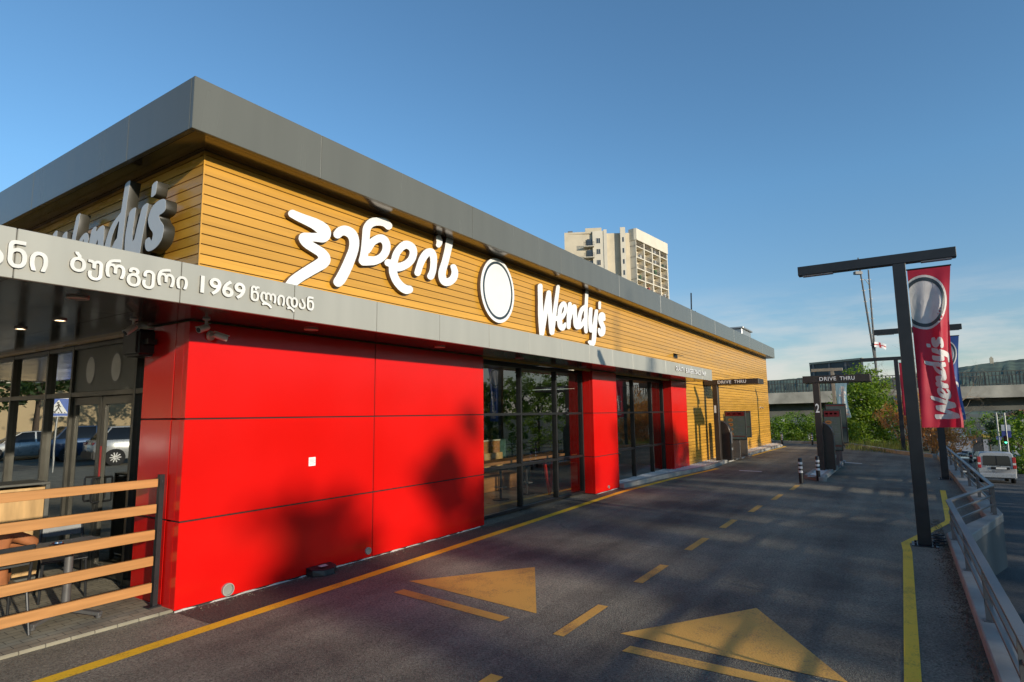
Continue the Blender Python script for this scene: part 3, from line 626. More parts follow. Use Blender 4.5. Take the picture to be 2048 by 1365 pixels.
# ================================================================ lettering
LATIN_WORD = [[[[11388,5042],[11353,5030],[11318,5010],[11298,4989],[11292,4970],[11296,4638],[11287,4407],[11287,4283],[11296,4149],[11326,3866],[11341,3850],[11361,3841],[11392,3835],[11426,3834],[11461,3840],[11496,3852],[11519,3866],[11536,3882],[11729,4429],[11755,4152],[11792,3946],[11811,3924],[11840,3913],[11876,3909],[11925,3914],[11950,3921],[11982,3936],[12001,3950],[12012,3963],[12092,4261],[12100,4269],[12151,4273],[12163,4273],[12168,4270],[12170,4203],[12190,4149],[12229,4110],[12256,4094],[12294,4078],[12332,4069],[12357,4067],[12409,4067],[12448,4074],[12487,4086],[12517,4100],[12550,4122],[12573,4144],[12599,4178],[12618,4212],[12622,4238],[12622,4276],[12618,4282],[12608,4287],[12589,4290],[12562,4287],[12549,4282],[12441,4214],[12426,4246],[12417,4327],[12492,4374],[12532,4404],[12602,4471],[12642,4521],[12681,4590],[12696,4637],[12700,4683],[12690,4726],[12666,4761],[12647,4778],[12613,4795],[12574,4804],[12521,4803],[12482,4795],[12428,4775],[12388,4752],[12354,4727],[12305,4682],[12274,4646],[12256,4618],[12220,4532],[12181,4390],[12130,4386],[12128,4389],[12244,4786],[12339,5136],[12329,5153],[12304,5163],[12266,5164],[12227,5156],[12188,5137],[12175,5126],[12165,5112],[11932,4376],[11922,4619],[11898,4923],[11889,4940],[11873,4949],[11845,4956],[11821,4956],[11785,4951],[11748,4940],[11716,4923],[11694,4901],[11583,4599],[11515,4377],[11500,4676],[11504,5013],[11495,5030],[11468,5043],[11434,5047]],[[12502,4677],[12465,4636],[12423,4567],[12397,4494],[12395,4475],[12401,4468],[12475,4530],[12513,4579],[12520,4600],[12521,4631]]],[[[13801,5310],[13770,5298],[13754,5288],[13735,5263],[13670,4897],[13660,4889],[13518,4825],[13471,4800],[13422,4766],[13387,4735],[13334,4674],[13290,4608],[13258,4544],[13238,4482],[13222,4455],[13212,4578],[13215,4717],[13211,4756],[13195,4787],[13179,4797],[13142,4811],[13114,4813],[13086,4812],[13044,4805],[13016,4797],[12987,4785],[12944,4758],[12936,4762],[12941,4808],[12931,4826],[12894,4839],[12866,4840],[12839,4837],[12811,4830],[12779,4816],[12756,4799],[12746,4785],[12675,4524],[12653,4374],[12642,4182],[12647,4164],[12673,4148],[12696,4143],[12723,4141],[12750,4144],[12777,4150],[12818,4167],[12840,4186],[12847,4200],[12875,4383],[12899,4407],[12990,4576],[12996,4561],[12997,4360],[13004,4302],[13025,4253],[13064,4218],[13113,4198],[13165,4190],[13222,4193],[13337,4209],[13410,4228],[13455,4247],[13517,4284],[13577,4334],[13588,4326],[13593,4259],[13617,4162],[13634,4150],[13650,4145],[13699,4142],[13745,4151],[13776,4164],[13798,4181],[13805,4196],[13808,4386],[13849,4855],[13870,5023],[13918,5287],[13912,5306],[13891,5317],[13847,5319]],[[13631,4745],[13588,4709],[13544,4663],[13486,4581],[13452,4490],[13433,4380],[13436,4388],[13449,4396],[13542,4496],[13563,4511],[13602,4529],[13636,4736]]],[[[13991,4871],[13942,4847],[13926,4831],[13920,4816],[13858,4561],[13848,4464],[13850,4376],[13858,4322],[13886,4224],[13918,4204],[13963,4195],[14010,4196],[14072,4208],[14079,4204],[14065,4120],[14044,4042],[14010,3978],[13995,3972],[13949,3979],[13919,3979],[13864,3970],[13839,3961],[13813,3945],[13802,3931],[13800,3917],[13816,3898],[13926,3846],[13986,3834],[14048,3834],[14095,3841],[14143,3853],[14208,3886],[14249,3925],[14281,3983],[14320,4098],[14375,4383],[14484,4840],[14479,4854],[14461,4865],[14435,4872],[14402,4873],[14353,4865],[14321,4855],[14296,4842],[14277,4825],[14177,4581],[14127,4430],[14121,4422],[14101,4411],[14090,4494],[14094,4585],[14144,4855],[14126,4873],[14085,4883],[14038,4882]]],[[[14566,5116],[14532,5096],[14521,5078],[14510,4920],[14519,4910],[14535,4903],[14567,4900],[14600,4904],[14640,4918],[14655,4927],[14669,4943],[14694,5105],[14682,5121],[14649,5130],[14599,5126]]],[[[14664,4827],[14596,4800],[14539,4758],[14518,4734],[14489,4688],[14469,4622],[14478,4574],[14516,4508],[14553,4463],[14609,4420],[14625,4400],[14629,4380],[14618,4336],[14612,4327],[14566,4374],[14534,4380],[14501,4377],[14468,4368],[14442,4351],[14429,4294],[14434,4259],[14451,4226],[14477,4194],[14503,4175],[14535,4163],[14567,4157],[14616,4155],[14650,4157],[14700,4166],[14734,4174],[14778,4190],[14820,4210],[14867,4242],[14891,4266],[14912,4297],[14936,4386],[14930,4450],[14910,4484],[14829,4553],[14791,4606],[14799,4610],[14850,4613],[14902,4628],[14943,4654],[14953,4677],[14946,4784],[14934,4804],[14908,4823],[14862,4838],[14833,4843],[14783,4845],[14732,4841]]]]
GEORGIAN_WORD = [[[[4777,4866],[4762,4854],[4750,4838],[4744,4824],[4742,4811],[4743,4799],[4748,4788],[4756,4778],[4767,4772],[4879,4747],[5008,4727],[5114,4707],[5170,4690],[5233,4662],[5157,4643],[5012,4611],[4984,4601],[4956,4585],[4939,4568],[4929,4553],[4922,4539],[4918,4513],[4923,4489],[4935,4468],[4959,4442],[4991,4418],[5034,4398],[5220,4341],[5235,4332],[5242,4326],[5252,4309],[5251,4302],[5214,4269],[4966,4080],[4886,4016],[4826,3964],[4787,3924],[4767,3896],[4742,3856],[4736,3837],[4735,3819],[4743,3796],[4759,3781],[4772,3774],[4786,3771],[4813,3772],[4833,3778],[4853,3791],[4920,3858],[4988,3916],[5036,3954],[5207,4073],[5362,4175],[5397,4205],[5432,4245],[5446,4267],[5455,4288],[5460,4309],[5460,4335],[5451,4372],[5437,4394],[5422,4411],[5380,4440],[5345,4458],[5314,4469],[5131,4515],[5139,4519],[5184,4530],[5304,4546],[5342,4557],[5372,4573],[5402,4596],[5417,4611],[5435,4635],[5451,4672],[5457,4712],[5455,4738],[5447,4762],[5435,4783],[5419,4802],[5395,4821],[5368,4833],[5309,4850],[5201,4865],[4938,4870],[4818,4880],[4797,4876]]],[[[5660,4881],[5628,4865],[5596,4846],[5572,4827],[5550,4805],[5515,4756],[5507,4741],[5504,4713],[5510,4695],[5520,4683],[5537,4674],[5553,4671],[5577,4672],[5601,4680],[5617,4689],[5633,4702],[5665,4736],[5673,4740],[5689,4747],[5706,4749],[5737,4746],[5770,4733],[5790,4711],[5801,4680],[5804,4634],[5793,4570],[5779,4529],[5689,4327],[5622,4194],[5567,4099],[5536,4054],[5528,4033],[5526,4019],[5528,4000],[5533,3989],[5543,3977],[5556,3967],[5575,3959],[5591,3957],[5615,3958],[5639,3964],[5663,3976],[5711,4018],[5726,4036],[5751,4074],[5814,4182],[5873,4305],[5945,4483],[5976,4579],[5990,4664],[5990,4713],[5988,4740],[5974,4791],[5951,4834],[5937,4851],[5914,4870],[5887,4884],[5861,4893],[5827,4900],[5776,4905],[5743,4903],[5718,4900],[5685,4891]]],[[[6265,5174],[6234,5160],[6195,5136],[6165,5112],[6142,5091],[6116,5060],[6087,5016],[6070,4982],[6060,4950],[6055,4919],[6050,4823],[6040,4697],[6029,4600],[6015,4521],[5992,4440],[5991,4428],[5996,4406],[6009,4392],[6039,4374],[6054,4370],[6069,4369],[6084,4371],[6159,4387],[6290,4420],[6336,4437],[6368,4451],[6446,4494],[6502,4535],[6542,4572],[6568,4602],[6601,4646],[6618,4674],[6639,4728],[6648,4774],[6649,4805],[6646,4835],[6634,4870],[6608,4907],[6585,4926],[6560,4938],[6518,4950],[6486,4952],[6453,4950],[6421,4944],[6381,4931],[6342,4911],[6287,4876],[6233,4834],[6203,4805],[6199,4807],[6198,4812],[6207,4928],[6214,4966],[6224,4987],[6235,5002],[6268,5034],[6299,5053],[6338,5070],[6386,5084],[6434,5094],[6466,5096],[6491,5095],[6549,5072],[6565,5068],[6590,5069],[6615,5076],[6632,5084],[6648,5095],[6662,5108],[6673,5123],[6679,5138],[6681,5157],[6677,5169],[6670,5179],[6625,5211],[6593,5227],[6555,5235],[6521,5236],[6464,5229],[6407,5216],[6327,5195]],[[6407,4816],[6384,4804],[6345,4778],[6313,4752],[6298,4735],[6220,4615],[6200,4595],[6176,4581],[6171,4531],[6209,4541],[6287,4554],[6318,4566],[6349,4580],[6380,4598],[6410,4621],[6431,4644],[6457,4681],[6470,4708],[6478,4740],[6479,4771],[6472,4794],[6454,4814],[6432,4822],[6423,4821]]],[[[6955,4965],[6920,4946],[6868,4907],[6809,4849],[6767,4800],[6735,4754],[6707,4705],[6693,4670],[6667,4590],[6661,4583],[6611,4581],[6594,4578],[6578,4573],[6562,4565],[6545,4552],[6533,4537],[6527,4523],[6525,4504],[6531,4487],[6547,4474],[6563,4468],[6613,4461],[6621,4457],[6623,4402],[6628,4373],[6635,4349],[6652,4310],[6678,4265],[6707,4228],[6727,4207],[6769,4172],[6838,4128],[6881,4108],[6907,4099],[6951,4089],[6986,4083],[7021,4083],[7057,4089],[7128,4115],[7146,4125],[7163,4139],[7175,4153],[7183,4174],[7183,4193],[7175,4211],[7156,4227],[7135,4234],[7108,4236],[7055,4229],[7019,4234],[6975,4245],[6927,4268],[6876,4303],[6850,4329],[6819,4379],[6804,4420],[6807,4423],[6841,4430],[6902,4450],[6936,4464],[6998,4494],[7066,4536],[7113,4570],[7145,4597],[7186,4638],[7212,4669],[7232,4699],[7248,4729],[7271,4792],[7277,4833],[7277,4859],[7267,4903],[7252,4932],[7238,4948],[7217,4964],[7181,4980],[7153,4987],[7120,4992],[7071,4993],[7044,4991],[7008,4984]],[[7001,4848],[6975,4832],[6931,4795],[6900,4761],[6871,4723],[6846,4673],[6813,4571],[6813,4564],[6839,4568],[6882,4583],[6926,4603],[6960,4622],[6987,4639],[7022,4667],[7048,4693],[7071,4722],[7090,4759],[7098,4786],[7100,4806],[7094,4824],[7081,4840],[7064,4848],[7028,4852],[7010,4851]]],[[[7592,4992],[7538,4972],[7504,4955],[7476,4936],[7447,4912],[7420,4885],[7360,4812],[7326,4759],[7298,4700],[7242,4558],[7220,4496],[7217,4476],[7225,4458],[7236,4448],[7254,4440],[7273,4438],[7292,4439],[7319,4446],[7338,4455],[7359,4471],[7374,4494],[7404,4578],[7422,4621],[7471,4711],[7502,4757],[7535,4798],[7566,4831],[7593,4855],[7599,4852],[7607,4840],[7619,4802],[7622,4750],[7618,4681],[7611,4640],[7599,4597],[7589,4575],[7547,4507],[7542,4493],[7541,4480],[7548,4461],[7567,4445],[7596,4436],[7616,4436],[7636,4439],[7655,4444],[7675,4453],[7695,4466],[7707,4478],[7718,4493],[7759,4582],[7774,4632],[7789,4710],[7796,4786],[7797,4855],[7788,4901],[7772,4938],[7750,4967],[7730,4983],[7698,4996],[7661,5001],[7621,4998]]],[[[7814,5284],[7786,5263],[7773,5239],[7772,5226],[7785,5153],[7784,5139],[7770,5102],[7770,5088],[7776,5075],[7795,5064],[7815,5061],[7846,5066],[7866,5075],[7887,5090],[7924,5138],[7937,5169],[7938,5204],[7904,5279],[7893,5290],[7875,5296],[7855,5297],[7834,5293]]],[[[8110,5331],[8076,5307],[8061,5289],[8052,5273],[8016,5110],[7984,4998],[7930,4841],[7859,4682],[7841,4624],[7835,4575],[7839,4529],[7852,4490],[7874,4454],[7893,4435],[7914,4420],[7955,4404],[8007,4397],[8059,4400],[8123,4414],[8176,4434],[8240,4469],[8296,4510],[8324,4536],[8346,4562],[8367,4594],[8386,4640],[8395,4691],[8393,4734],[8384,4760],[8361,4798],[8336,4829],[8317,4839],[8295,4845],[8262,4843],[8229,4836],[8197,4818],[8183,4804],[8175,4788],[8176,4768],[8190,4749],[8207,4690],[8199,4653],[8176,4609],[8157,4589],[8133,4570],[8101,4550],[8080,4542],[8069,4541],[8062,4543],[8050,4555],[8040,4574],[8035,4607],[8044,4665],[8063,4717],[8115,4846],[8160,4975],[8208,5127],[8256,5302],[8252,5322],[8243,5334],[8227,5345],[8207,5350],[8185,5352],[8164,5350],[8131,5341]]]]
SLOGAN = [[[[4400,32830],[4290,32860],[4120,33000],[4010,33200],[3980,33320],[3960,33460],[3960,34960],[3970,35000],[4010,35020],[4220,35020],[4250,35000],[4260,34290],[4360,34370],[4500,34420],[4640,34430],[4820,34390],[4960,34300],[5050,34200],[5110,34090],[5170,33880],[5190,33740],[5190,33500],[5170,33360],[5120,33180],[5000,32980],[4860,32870],[4720,32820],[4470,32810]],[[5760,32830],[5590,32900],[5450,33040],[5410,33110],[5360,33290],[5360,33530],[5390,33640],[5420,33660],[5660,33650],[5660,33320],[5680,33250],[5760,33140],[5870,33100],[6010,33100],[6100,33140],[6150,33200],[6200,33320],[6190,33570],[6060,33780],[5870,34010],[5780,34270],[5780,34370],[5800,34390],[6040,34400],[6080,34370],[6110,34200],[6180,34090],[6400,33830],[6470,33690],[6510,33530],[6510,33320],[6470,33160],[6400,33030],[6330,32950],[6200,32860],[6040,32810],[5840,32810]],[[10490,32830],[10390,32860],[10240,32970],[10130,33140],[10070,33360],[10050,33570],[10050,34960],[10060,35000],[10100,35020],[10310,35020],[10360,34960],[10360,33430],[10380,33330],[10460,33180],[10500,33140],[10600,33100],[10770,33110],[10840,33140],[10880,33180],[10970,33390],[10970,33640],[10800,33970],[10720,34200],[10710,34370],[10740,34390],[10980,34400],[11010,34370],[11010,34300],[11050,34160],[11220,33850],[11270,33710],[11290,33570],[11280,33360],[11230,33180],[11120,33000],[11020,32910],[10850,32830],[10770,32810],[10560,32810]],[[11960,32820],[11780,32900],[11640,33050],[11590,33140],[11530,33360],[11510,33530],[11510,34960],[11520,35000],[11580,35020],[11750,35020],[11800,35000],[11820,34300],[11960,34390],[12070,34420],[12200,34430],[12350,34400],[12470,34340],[12560,34260],[12650,34130],[12720,33920],[12750,33640],[12740,33460],[12700,33250],[12630,33080],[12520,32950],[12350,32840],[12240,32810]],[[14730,32820],[14580,32870],[14480,32940],[14390,33040],[14300,33270],[14300,33540],[14340,33650],[14580,33660],[14610,33640],[14600,33320],[14660,33190],[14710,33140],[14790,33100],[14940,33100],[15040,33140],[15120,33250],[15140,33320],[15130,33570],[15000,33780],[14860,33930],[14790,34040],[14720,34270],[14720,34370],[14760,34400],[14970,34400],[15010,34390],[15020,34370],[15030,34270],[15070,34170],[15370,33780],[15430,33640],[15450,33530],[15450,33320],[15400,33140],[15290,32970],[15220,32910],[15140,32860],[14970,32810]],[[16120,32820],[16010,32860],[15870,32970],[15770,33110],[15700,33320],[15680,33460],[15680,34580],[15700,34690],[15740,34790],[15820,34900],[15980,34990],[16120,35020],[16720,35020],[16760,35000],[16770,34960],[16760,34740],[16720,34720],[16120,34720],[16020,34660],[15980,34560],[15980,34300],[16120,34390],[16230,34420],[16370,34430],[16480,34410],[16620,34350],[16760,34220],[16870,33990],[16900,33850],[16910,33500],[16860,33240],[16760,33030],[16650,32920],[16560,32860],[16400,32810]],[[6850,32840],[6740,33140],[6690,33460],[6700,34020],[6740,34280],[6810,34480],[6880,34610],[7010,34760],[7160,34860],[7520,34970],[7850,35040],[7940,35040],[7990,34790],[7970,34750],[7340,34620],[7160,34520],[7090,34440],[7090,34400],[7200,34430],[7380,34400],[7480,34340],[7550,34250],[7580,34250],[7720,34380],[7860,34430],[7940,34430],[8110,34390],[8200,34340],[8270,34270],[8360,34130],[8410,33990],[8450,33670],[8410,33220],[8300,32860],[8250,32830],[8040,32830],[7990,32860],[8080,33130],[8140,33530],[8130,33850],[8090,33990],[8050,34060],[7960,34130],[7900,34140],[7840,34130],[7760,34060],[7710,33880],[7700,33360],[7660,33330],[7480,33330],[7440,33340],[7420,33390],[7420,33880],[7400,33990],[7340,34100],[7240,34140],[7170,34130],[7080,34060],[7020,33930],[6990,33740],[6990,33500],[7020,33260],[7140,32860],[7100,32830]],[[8780,32860],[8740,32940],[8660,33220],[8620,33530],[8630,33830],[8700,34090],[8820,34270],[8980,34380],[9200,34430],[9340,34420],[9480,34380],[9550,34340],[9690,34200],[9760,34070],[9820,33850],[9820,33390],[9760,33080],[9680,32860],[9650,32830],[9440,32830],[9380,32860],[9390,32940],[9490,33250],[9520,33460],[9520,33780],[9480,33950],[9410,34060],[9300,34130],[9230,34140],[9120,34120],[9040,34060],[8960,33920],[8930,33740],[8930,33500],[8960,33250],[9060,32940],[9070,32860],[9060,32840],[9020,32830],[8810,32830]],[[13080,32850],[12970,33160],[12920,33530],[12940,33880],[13020,34130],[13120,34270],[13320,34400],[13570,34430],[13820,34360],[13990,34200],[14050,34090],[14120,33850],[14120,33390],[14100,33250],[13980,32860],[13920,32830],[13710,32830],[13680,32860],[13690,32940],[13790,33250],[13820,33450],[13820,33780],[13780,33950],[13710,34060],[13610,34130],[13500,34140],[13430,34120],[13320,34040],[13260,33920],[13230,33740],[13230,33500],[13260,33250],[13360,32940],[13370,32860],[13320,32830],[13120,32830]],[[17240,32850],[17140,33140],[17090,33460],[17090,33780],[17110,33920],[17170,34100],[17290,34270],[17370,34340],[17520,34410],[17730,34430],[17980,34360],[18100,34270],[18180,34160],[18230,34060],[18290,33780],[18290,33430],[18270,33290],[18230,33100],[18150,32860],[18080,32830],[17880,32830],[17840,32860],[17970,33320],[17990,33530],[17980,33810],[17950,33940],[17880,34060],[17770,34130],[17670,34140],[17610,34130],[17500,34060],[17450,33980],[17400,33780],[17390,33570],[17420,33290],[17540,32860],[17490,32830],[17280,32830]],[[4470,33110],[4610,33100],[4720,33130],[4820,33250],[4860,33360],[4880,33500],[4860,33850],[4790,34020],[4720,34100],[4660,34130],[4480,34130],[4400,34090],[4330,34020],[4270,33850],[4250,33600],[4270,33390],[4310,33250],[4360,33170]],[[12030,33110],[12170,33100],[12290,33140],[12350,33200],[12390,33290],[12430,33460],[12430,33780],[12370,33990],[12280,34100],[12140,34140],[12040,34130],[11920,34060],[11870,33990],[11820,33810],[11810,33500],[11840,33320],[11910,33180],[11950,33140]],[[16200,33110],[16120,33140],[16020,33280],[15980,33430],[15980,33800],[16030,33990],[16080,34060],[16200,34130],[16380,34130],[16490,34060],[16560,33920],[16600,33740],[16590,33430],[16540,33250],[16480,33160],[16340,33100]]],[[[21510,32830],[21410,32860],[21260,32970],[21170,33110],[21120,33360],[21160,33570],[21200,33600],[21410,33600],[21430,33570],[21410,33430],[21420,33250],[21470,33140],[21540,33080],[21650,33050],[21760,33050],[21900,33130],[21960,33320],[21960,34200],[21940,34270],[21900,34320],[21820,34330],[21750,34300],[21710,34200],[21710,33880],[21650,33830],[21480,33830],[21430,33880],[21430,34200],[21410,34270],[21300,34320],[21130,34320],[21100,34340],[21100,34550],[21420,34550],[21580,34440],[21710,34550],[21790,34570],[21930,34570],[22010,34550],[22160,34440],[22220,34340],[22240,34230],[22240,33290],[22210,33140],[22110,32970],[21970,32860],[21790,32810],[21580,32810]],[[24590,32820],[24480,32860],[24340,32960],[24230,33110],[24170,33320],[24170,33530],[24220,33710],[24340,33880],[24520,33990],[24800,34050],[24870,34090],[24910,34160],[24910,34230],[24840,34320],[24700,34330],[24660,34320],[24600,34270],[24590,34110],[24560,34080],[24340,34090],[24310,34160],[24310,34300],[24340,34380],[24420,34480],[24560,34550],[24660,34570],[24840,34570],[24980,34530],[25060,34480],[25170,34340],[25190,34270],[25190,34160],[25120,33990],[25070,33950],[25180,33850],[25280,33710],[25340,33460],[25330,33290],[25260,33080],[25180,32970],[25080,32890],[24870,32810]],[[25850,32820],[25740,32860],[25640,32930],[25510,33110],[25460,33310],[25470,33460],[25500,33570],[25540,33600],[25740,33600],[25770,33570],[25750,33460],[25750,33290],[25800,33140],[25850,33100],[25960,33050],[26060,33050],[26170,33090],[26240,33170],[26280,33360],[26270,34160],[26240,34240],[26170,34300],[26100,34330],[25960,34320],[25870,34270],[25820,34200],[25820,33910],[25600,33900],[25560,33920],[25530,34020],[25530,34200],[25600,34370],[25710,34480],[25780,34520],[25960,34570],[26130,34570],[26240,34550],[26370,34480],[26450,34400],[26530,34270],[26550,34200],[26550,33250],[26520,33120],[26480,33050],[26380,32920],[26290,32860],[26130,32810]],[[24630,33070],[24530,33140],[24480,33230],[24460,33320],[24470,33570],[24540,33710],[24590,33740],[24690,33780],[24840,33770],[24960,33710],[25010,33640],[25050,33460],[25030,33250],[24980,33140],[24900,33080],[24800,33050]],[[20290,33320],[20110,33370],[19970,33480],[19880,33600],[19810,33810],[19820,34130],[19910,34340],[20040,34480],[20300,34580],[20310,34650],[20290,34690],[20140,34830],[20110,34930],[20110,35000],[20140,35020],[20350,35020],[20380,35000],[20420,34900],[20540,34790],[20580,34720],[20590,34550],[20730,34480],[20870,34340],[20940,34200],[20970,34060],[20970,33850],[20920,33630],[20800,33460],[20740,33410],[20600,33340],[20460,33310]],[[22600,33330],[22520,33460],[22440,33810],[22450,34300],[22490,34480],[22550,34620],[22700,34800],[22860,34900],[23080,34970],[23470,35040],[23560,35040],[23590,35000],[23610,34900],[23610,34820],[23580,34790],[23080,34710],[22910,34650],[22820,34580],[23080,34550],[23160,34500],[23230,34420],[23320,34510],[23470,34570],[23680,34560],[23860,34460],[23970,34300],[24030,34060],[24030,33850],[24000,33640],[23890,33350],[23860,33330],[23640,33330],[23610,33390],[23720,33680],[23740,33810],[23740,34090],[23720,34180],[23670,34270],[23540,34330],[23440,34300],[23400,34260],[23370,34160],[23360,33740],[23330,33720],[23120,33720],[23090,33780],[23090,34160],[23070,34230],[23020,34310],[22910,34330],[22840,34310],[22790,34270],[22750,34200],[22720,34060],[22730,33740],[22800,33490],[22850,33390],[22840,33350],[22800,33330]],[[26900,33340],[26840,33460],[26780,33670],[26750,33880],[26750,34130],[26780,34370],[26870,34620],[26970,34760],[27170,34900],[27560,35000],[27880,35040],[27920,34940],[27920,34800],[27420,34720],[27250,34660],[27140,34590],[27140,34570],[27320,34570],[27400,34550],[27530,34440],[27570,34440],[27640,34510],[27740,34560],[27950,34570],[28060,34540],[28200,34430],[28300,34270],[28350,34020],[28330,33710],[28270,33490],[28200,33340],[27980,33330],[27950,33340],[27930,33390],[28040,33710],[28060,33820],[28060,34070],[28030,34200],[27990,34270],[27880,34330],[27810,34330],[27740,34290],[27700,34230],[27680,34090],[27680,33740],[27640,33720],[27420,33730],[27410,34160],[27360,34290],[27280,34330],[27220,34330],[27110,34270],[27040,34090],[27030,33920],[27070,33640],[27160,33360],[27110,33330]],[[28650,33340],[28540,33590],[28500,33810],[28510,34130],[28540,34250],[28590,34340],[28720,34480],[28900,34560],[29140,34570],[29240,34550],[29380,34480],[29460,34400],[29540,34270],[29590,34090],[29590,33810],[29570,33670],[29460,33350],[29420,33330],[29210,33330],[29180,33360],[29290,33710],[29310,33880],[29300,34090],[29270,34200],[29220,34270],[29180,34300],[29000,34330],[28870,34270],[28810,34160],[28780,34020],[28810,33670],[28910,33360],[28900,33340],[28860,33330]],[[20320,33560],[20250,33580],[20150,33670],[20100,33810],[20090,33990],[20160,34230],[20250,34300],[20350,34330],[20420,34330],[20580,34270],[20640,34190],[20680,34060],[20680,33850],[20640,33690],[20560,33600],[20460,33560]]],[[[38660,32810],[38600,32900],[38480,33010],[38350,33080],[38240,33110],[38000,33110],[37880,33080],[37750,33010],[37700,33040],[37630,33180],[37640,33220],[37790,33290],[37640,33390],[37510,33530],[37440,33670],[37390,33880],[37390,34060],[37450,34300],[37500,34380],[37600,34480],[37750,34530],[37890,34530],[38020,34480],[38100,34390],[38180,34480],[38240,34510],[38310,34530],[38450,34530],[38560,34500],[38660,34400],[38840,34520],[39010,34530],[39160,34480],[39260,34390],[39360,34160],[39380,33850],[39370,33740],[39310,33530],[39260,33430],[39220,33420],[39040,33500],[39040,33550],[39090,33670],[39110,33780],[39120,33980],[39090,34160],[39020,34270],[38980,34290],[38910,34290],[38860,34270],[38830,34230],[38800,34130],[38800,33740],[38780,33710],[38730,33690],[38590,33690],[38550,33740],[38540,34160],[38480,34270],[38420,34290],[38310,34280],[38240,34200],[38230,33740],[38170,33690],[38030,33690],[37970,33740],[37970,34130],[37910,34270],[37860,34290],[37780,34290],[37690,34200],[37660,34090],[37670,33810],[37690,33740],[37780,33590],[37960,33460],[38490,33290],[38700,33150],[38770,33080],[38860,32940],[38840,32880],[38730,32820]],[[41600,32810],[41500,32950],[41320,33060],[41220,33090],[41140,33090],[41000,33060],[40900,33010],[40860,33020],[40800,33140],[40800,33220],[40940,33290],[40760,33460],[40680,33600],[40620,33850],[40620,34060],[40670,34270],[40720,34360],[40790,34440],[40900,34510],[40970,34530],[41180,34520],[41270,34480],[41390,34370],[41420,34420],[41560,34510],[41640,34530],[41810,34530],[41950,34480],[42020,34430],[42100,34340],[42170,34200],[42200,34070],[42200,33790],[42170,33670],[42090,33510],[42020,33430],[41920,33360],[41780,33320],[41670,33320],[41560,33340],[41460,33390],[41380,33460],[41290,33600],[41230,33850],[41220,34160],[41150,34270],[41080,34290],[41000,34280],[40930,34210],[40890,34090],[40880,33990],[40890,33810],[40930,33660],[41000,33540],[41110,33440],[41540,33220],[41710,33080],[41780,32970],[41790,32900],[41640,32810]],[[36630,33310],[36450,33390],[36380,33460],[36330,33530],[36270,33710],[36260,34680],[36280,34770],[36380,34920],[36530,34990],[36660,34990],[36740,34970],[36840,34910],[36880,34920],[36940,34970],[37020,34990],[37160,34990],[37220,34970],[37300,34910],[37250,34760],[37220,34730],[37090,34760],[37020,34740],[36980,34680],[36980,34550],[36940,34520],[36770,34520],[36740,34540],[36710,34720],[36660,34760],[36590,34760],[36540,34720],[36520,34650],[36520,34400],[36530,34390],[36660,34460],[36740,34470],[36880,34470],[37020,34420],[37180,34270],[37240,34130],[37270,33950],[37250,33710],[37220,33600],[37160,33490],[37060,33390],[36980,33340],[36840,33300]],[[39680,33320],[39640,33330],[39600,33400],[39530,33640],[39500,33950],[39550,34230],[39630,34370],[39780,34490],[39920,34530],[40100,34530],[40200,34500],[40300,34440],[40370,34370],[40450,34230],[40480,34130],[40490,33780],[40460,33600],[40380,33360],[40340,33320],[40160,33320],[40110,33360],[40210,33670],[40230,33810],[40220,34090],[40180,34200],[40110,34270],[40060,34290],[39960,34290],[39890,34270],[39820,34200],[39770,34020],[39790,33670],[39890,33360],[39850,33320]],[[42650,33320],[42490,33390],[42370,33530],[42320,33710],[42330,33880],[42370,33960],[42580,33950],[42600,33920],[42580,33850],[42580,33710],[42650,33580],[42760,33540],[42820,33540],[42900,33560],[42950,33600],[43000,33710],[42990,33880],[42900,34020],[42820,34090],[42720,34230],[42680,34320],[42660,34440],[42680,34510],[42900,34510],[42960,34330],[43180,34080],[43230,33990],[43270,33850],[43270,33710],[43210,33530],[43090,33390],[43000,33340],[42860,33300],[42720,33300]],[[43800,33310],[43660,33370],[43560,33460],[43510,33530],[43450,33710],[43430,33880],[43430,34580],[43450,34720],[43520,34850],[43660,34950],[43740,34970],[44300,34970],[44330,34930],[44330,34790],[44300,34730],[43770,34720],[43740,34700],[43700,34620],[43690,34480],[43700,34450],[43800,34510],[43880,34530],[44050,34530],[44200,34480],[44300,34400],[44400,34230],[44440,34070],[44440,33770],[44420,33670],[44310,33460],[44160,33340],[44020,33300]],[[36660,33550],[36590,33600],[36520,33780],[36510,33920],[36540,34090],[36580,34160],[36660,34220],[36800,34230],[36880,34210],[36950,34130],[36990,34020],[37000,33810],[36980,33710],[36920,33600],[36840,33550]],[[41670,33560],[41600,33600],[41540,33670],[41500,33810],[41500,34020],[41520,34130],[41560,34220],[41640,34280],[41740,34290],[41820,34270],[41890,34200],[41930,34060],[41940,33880],[41920,33730],[41840,33600],[41740,33560]],[[43840,33550],[43740,33640],[43700,33770],[43690,33990],[43710,34130],[43740,34200],[43810,34270],[43980,34290],[44050,34270],[44120,34200],[44160,34100],[44180,33990],[44160,33720],[44090,33600],[44020,33550]]]]

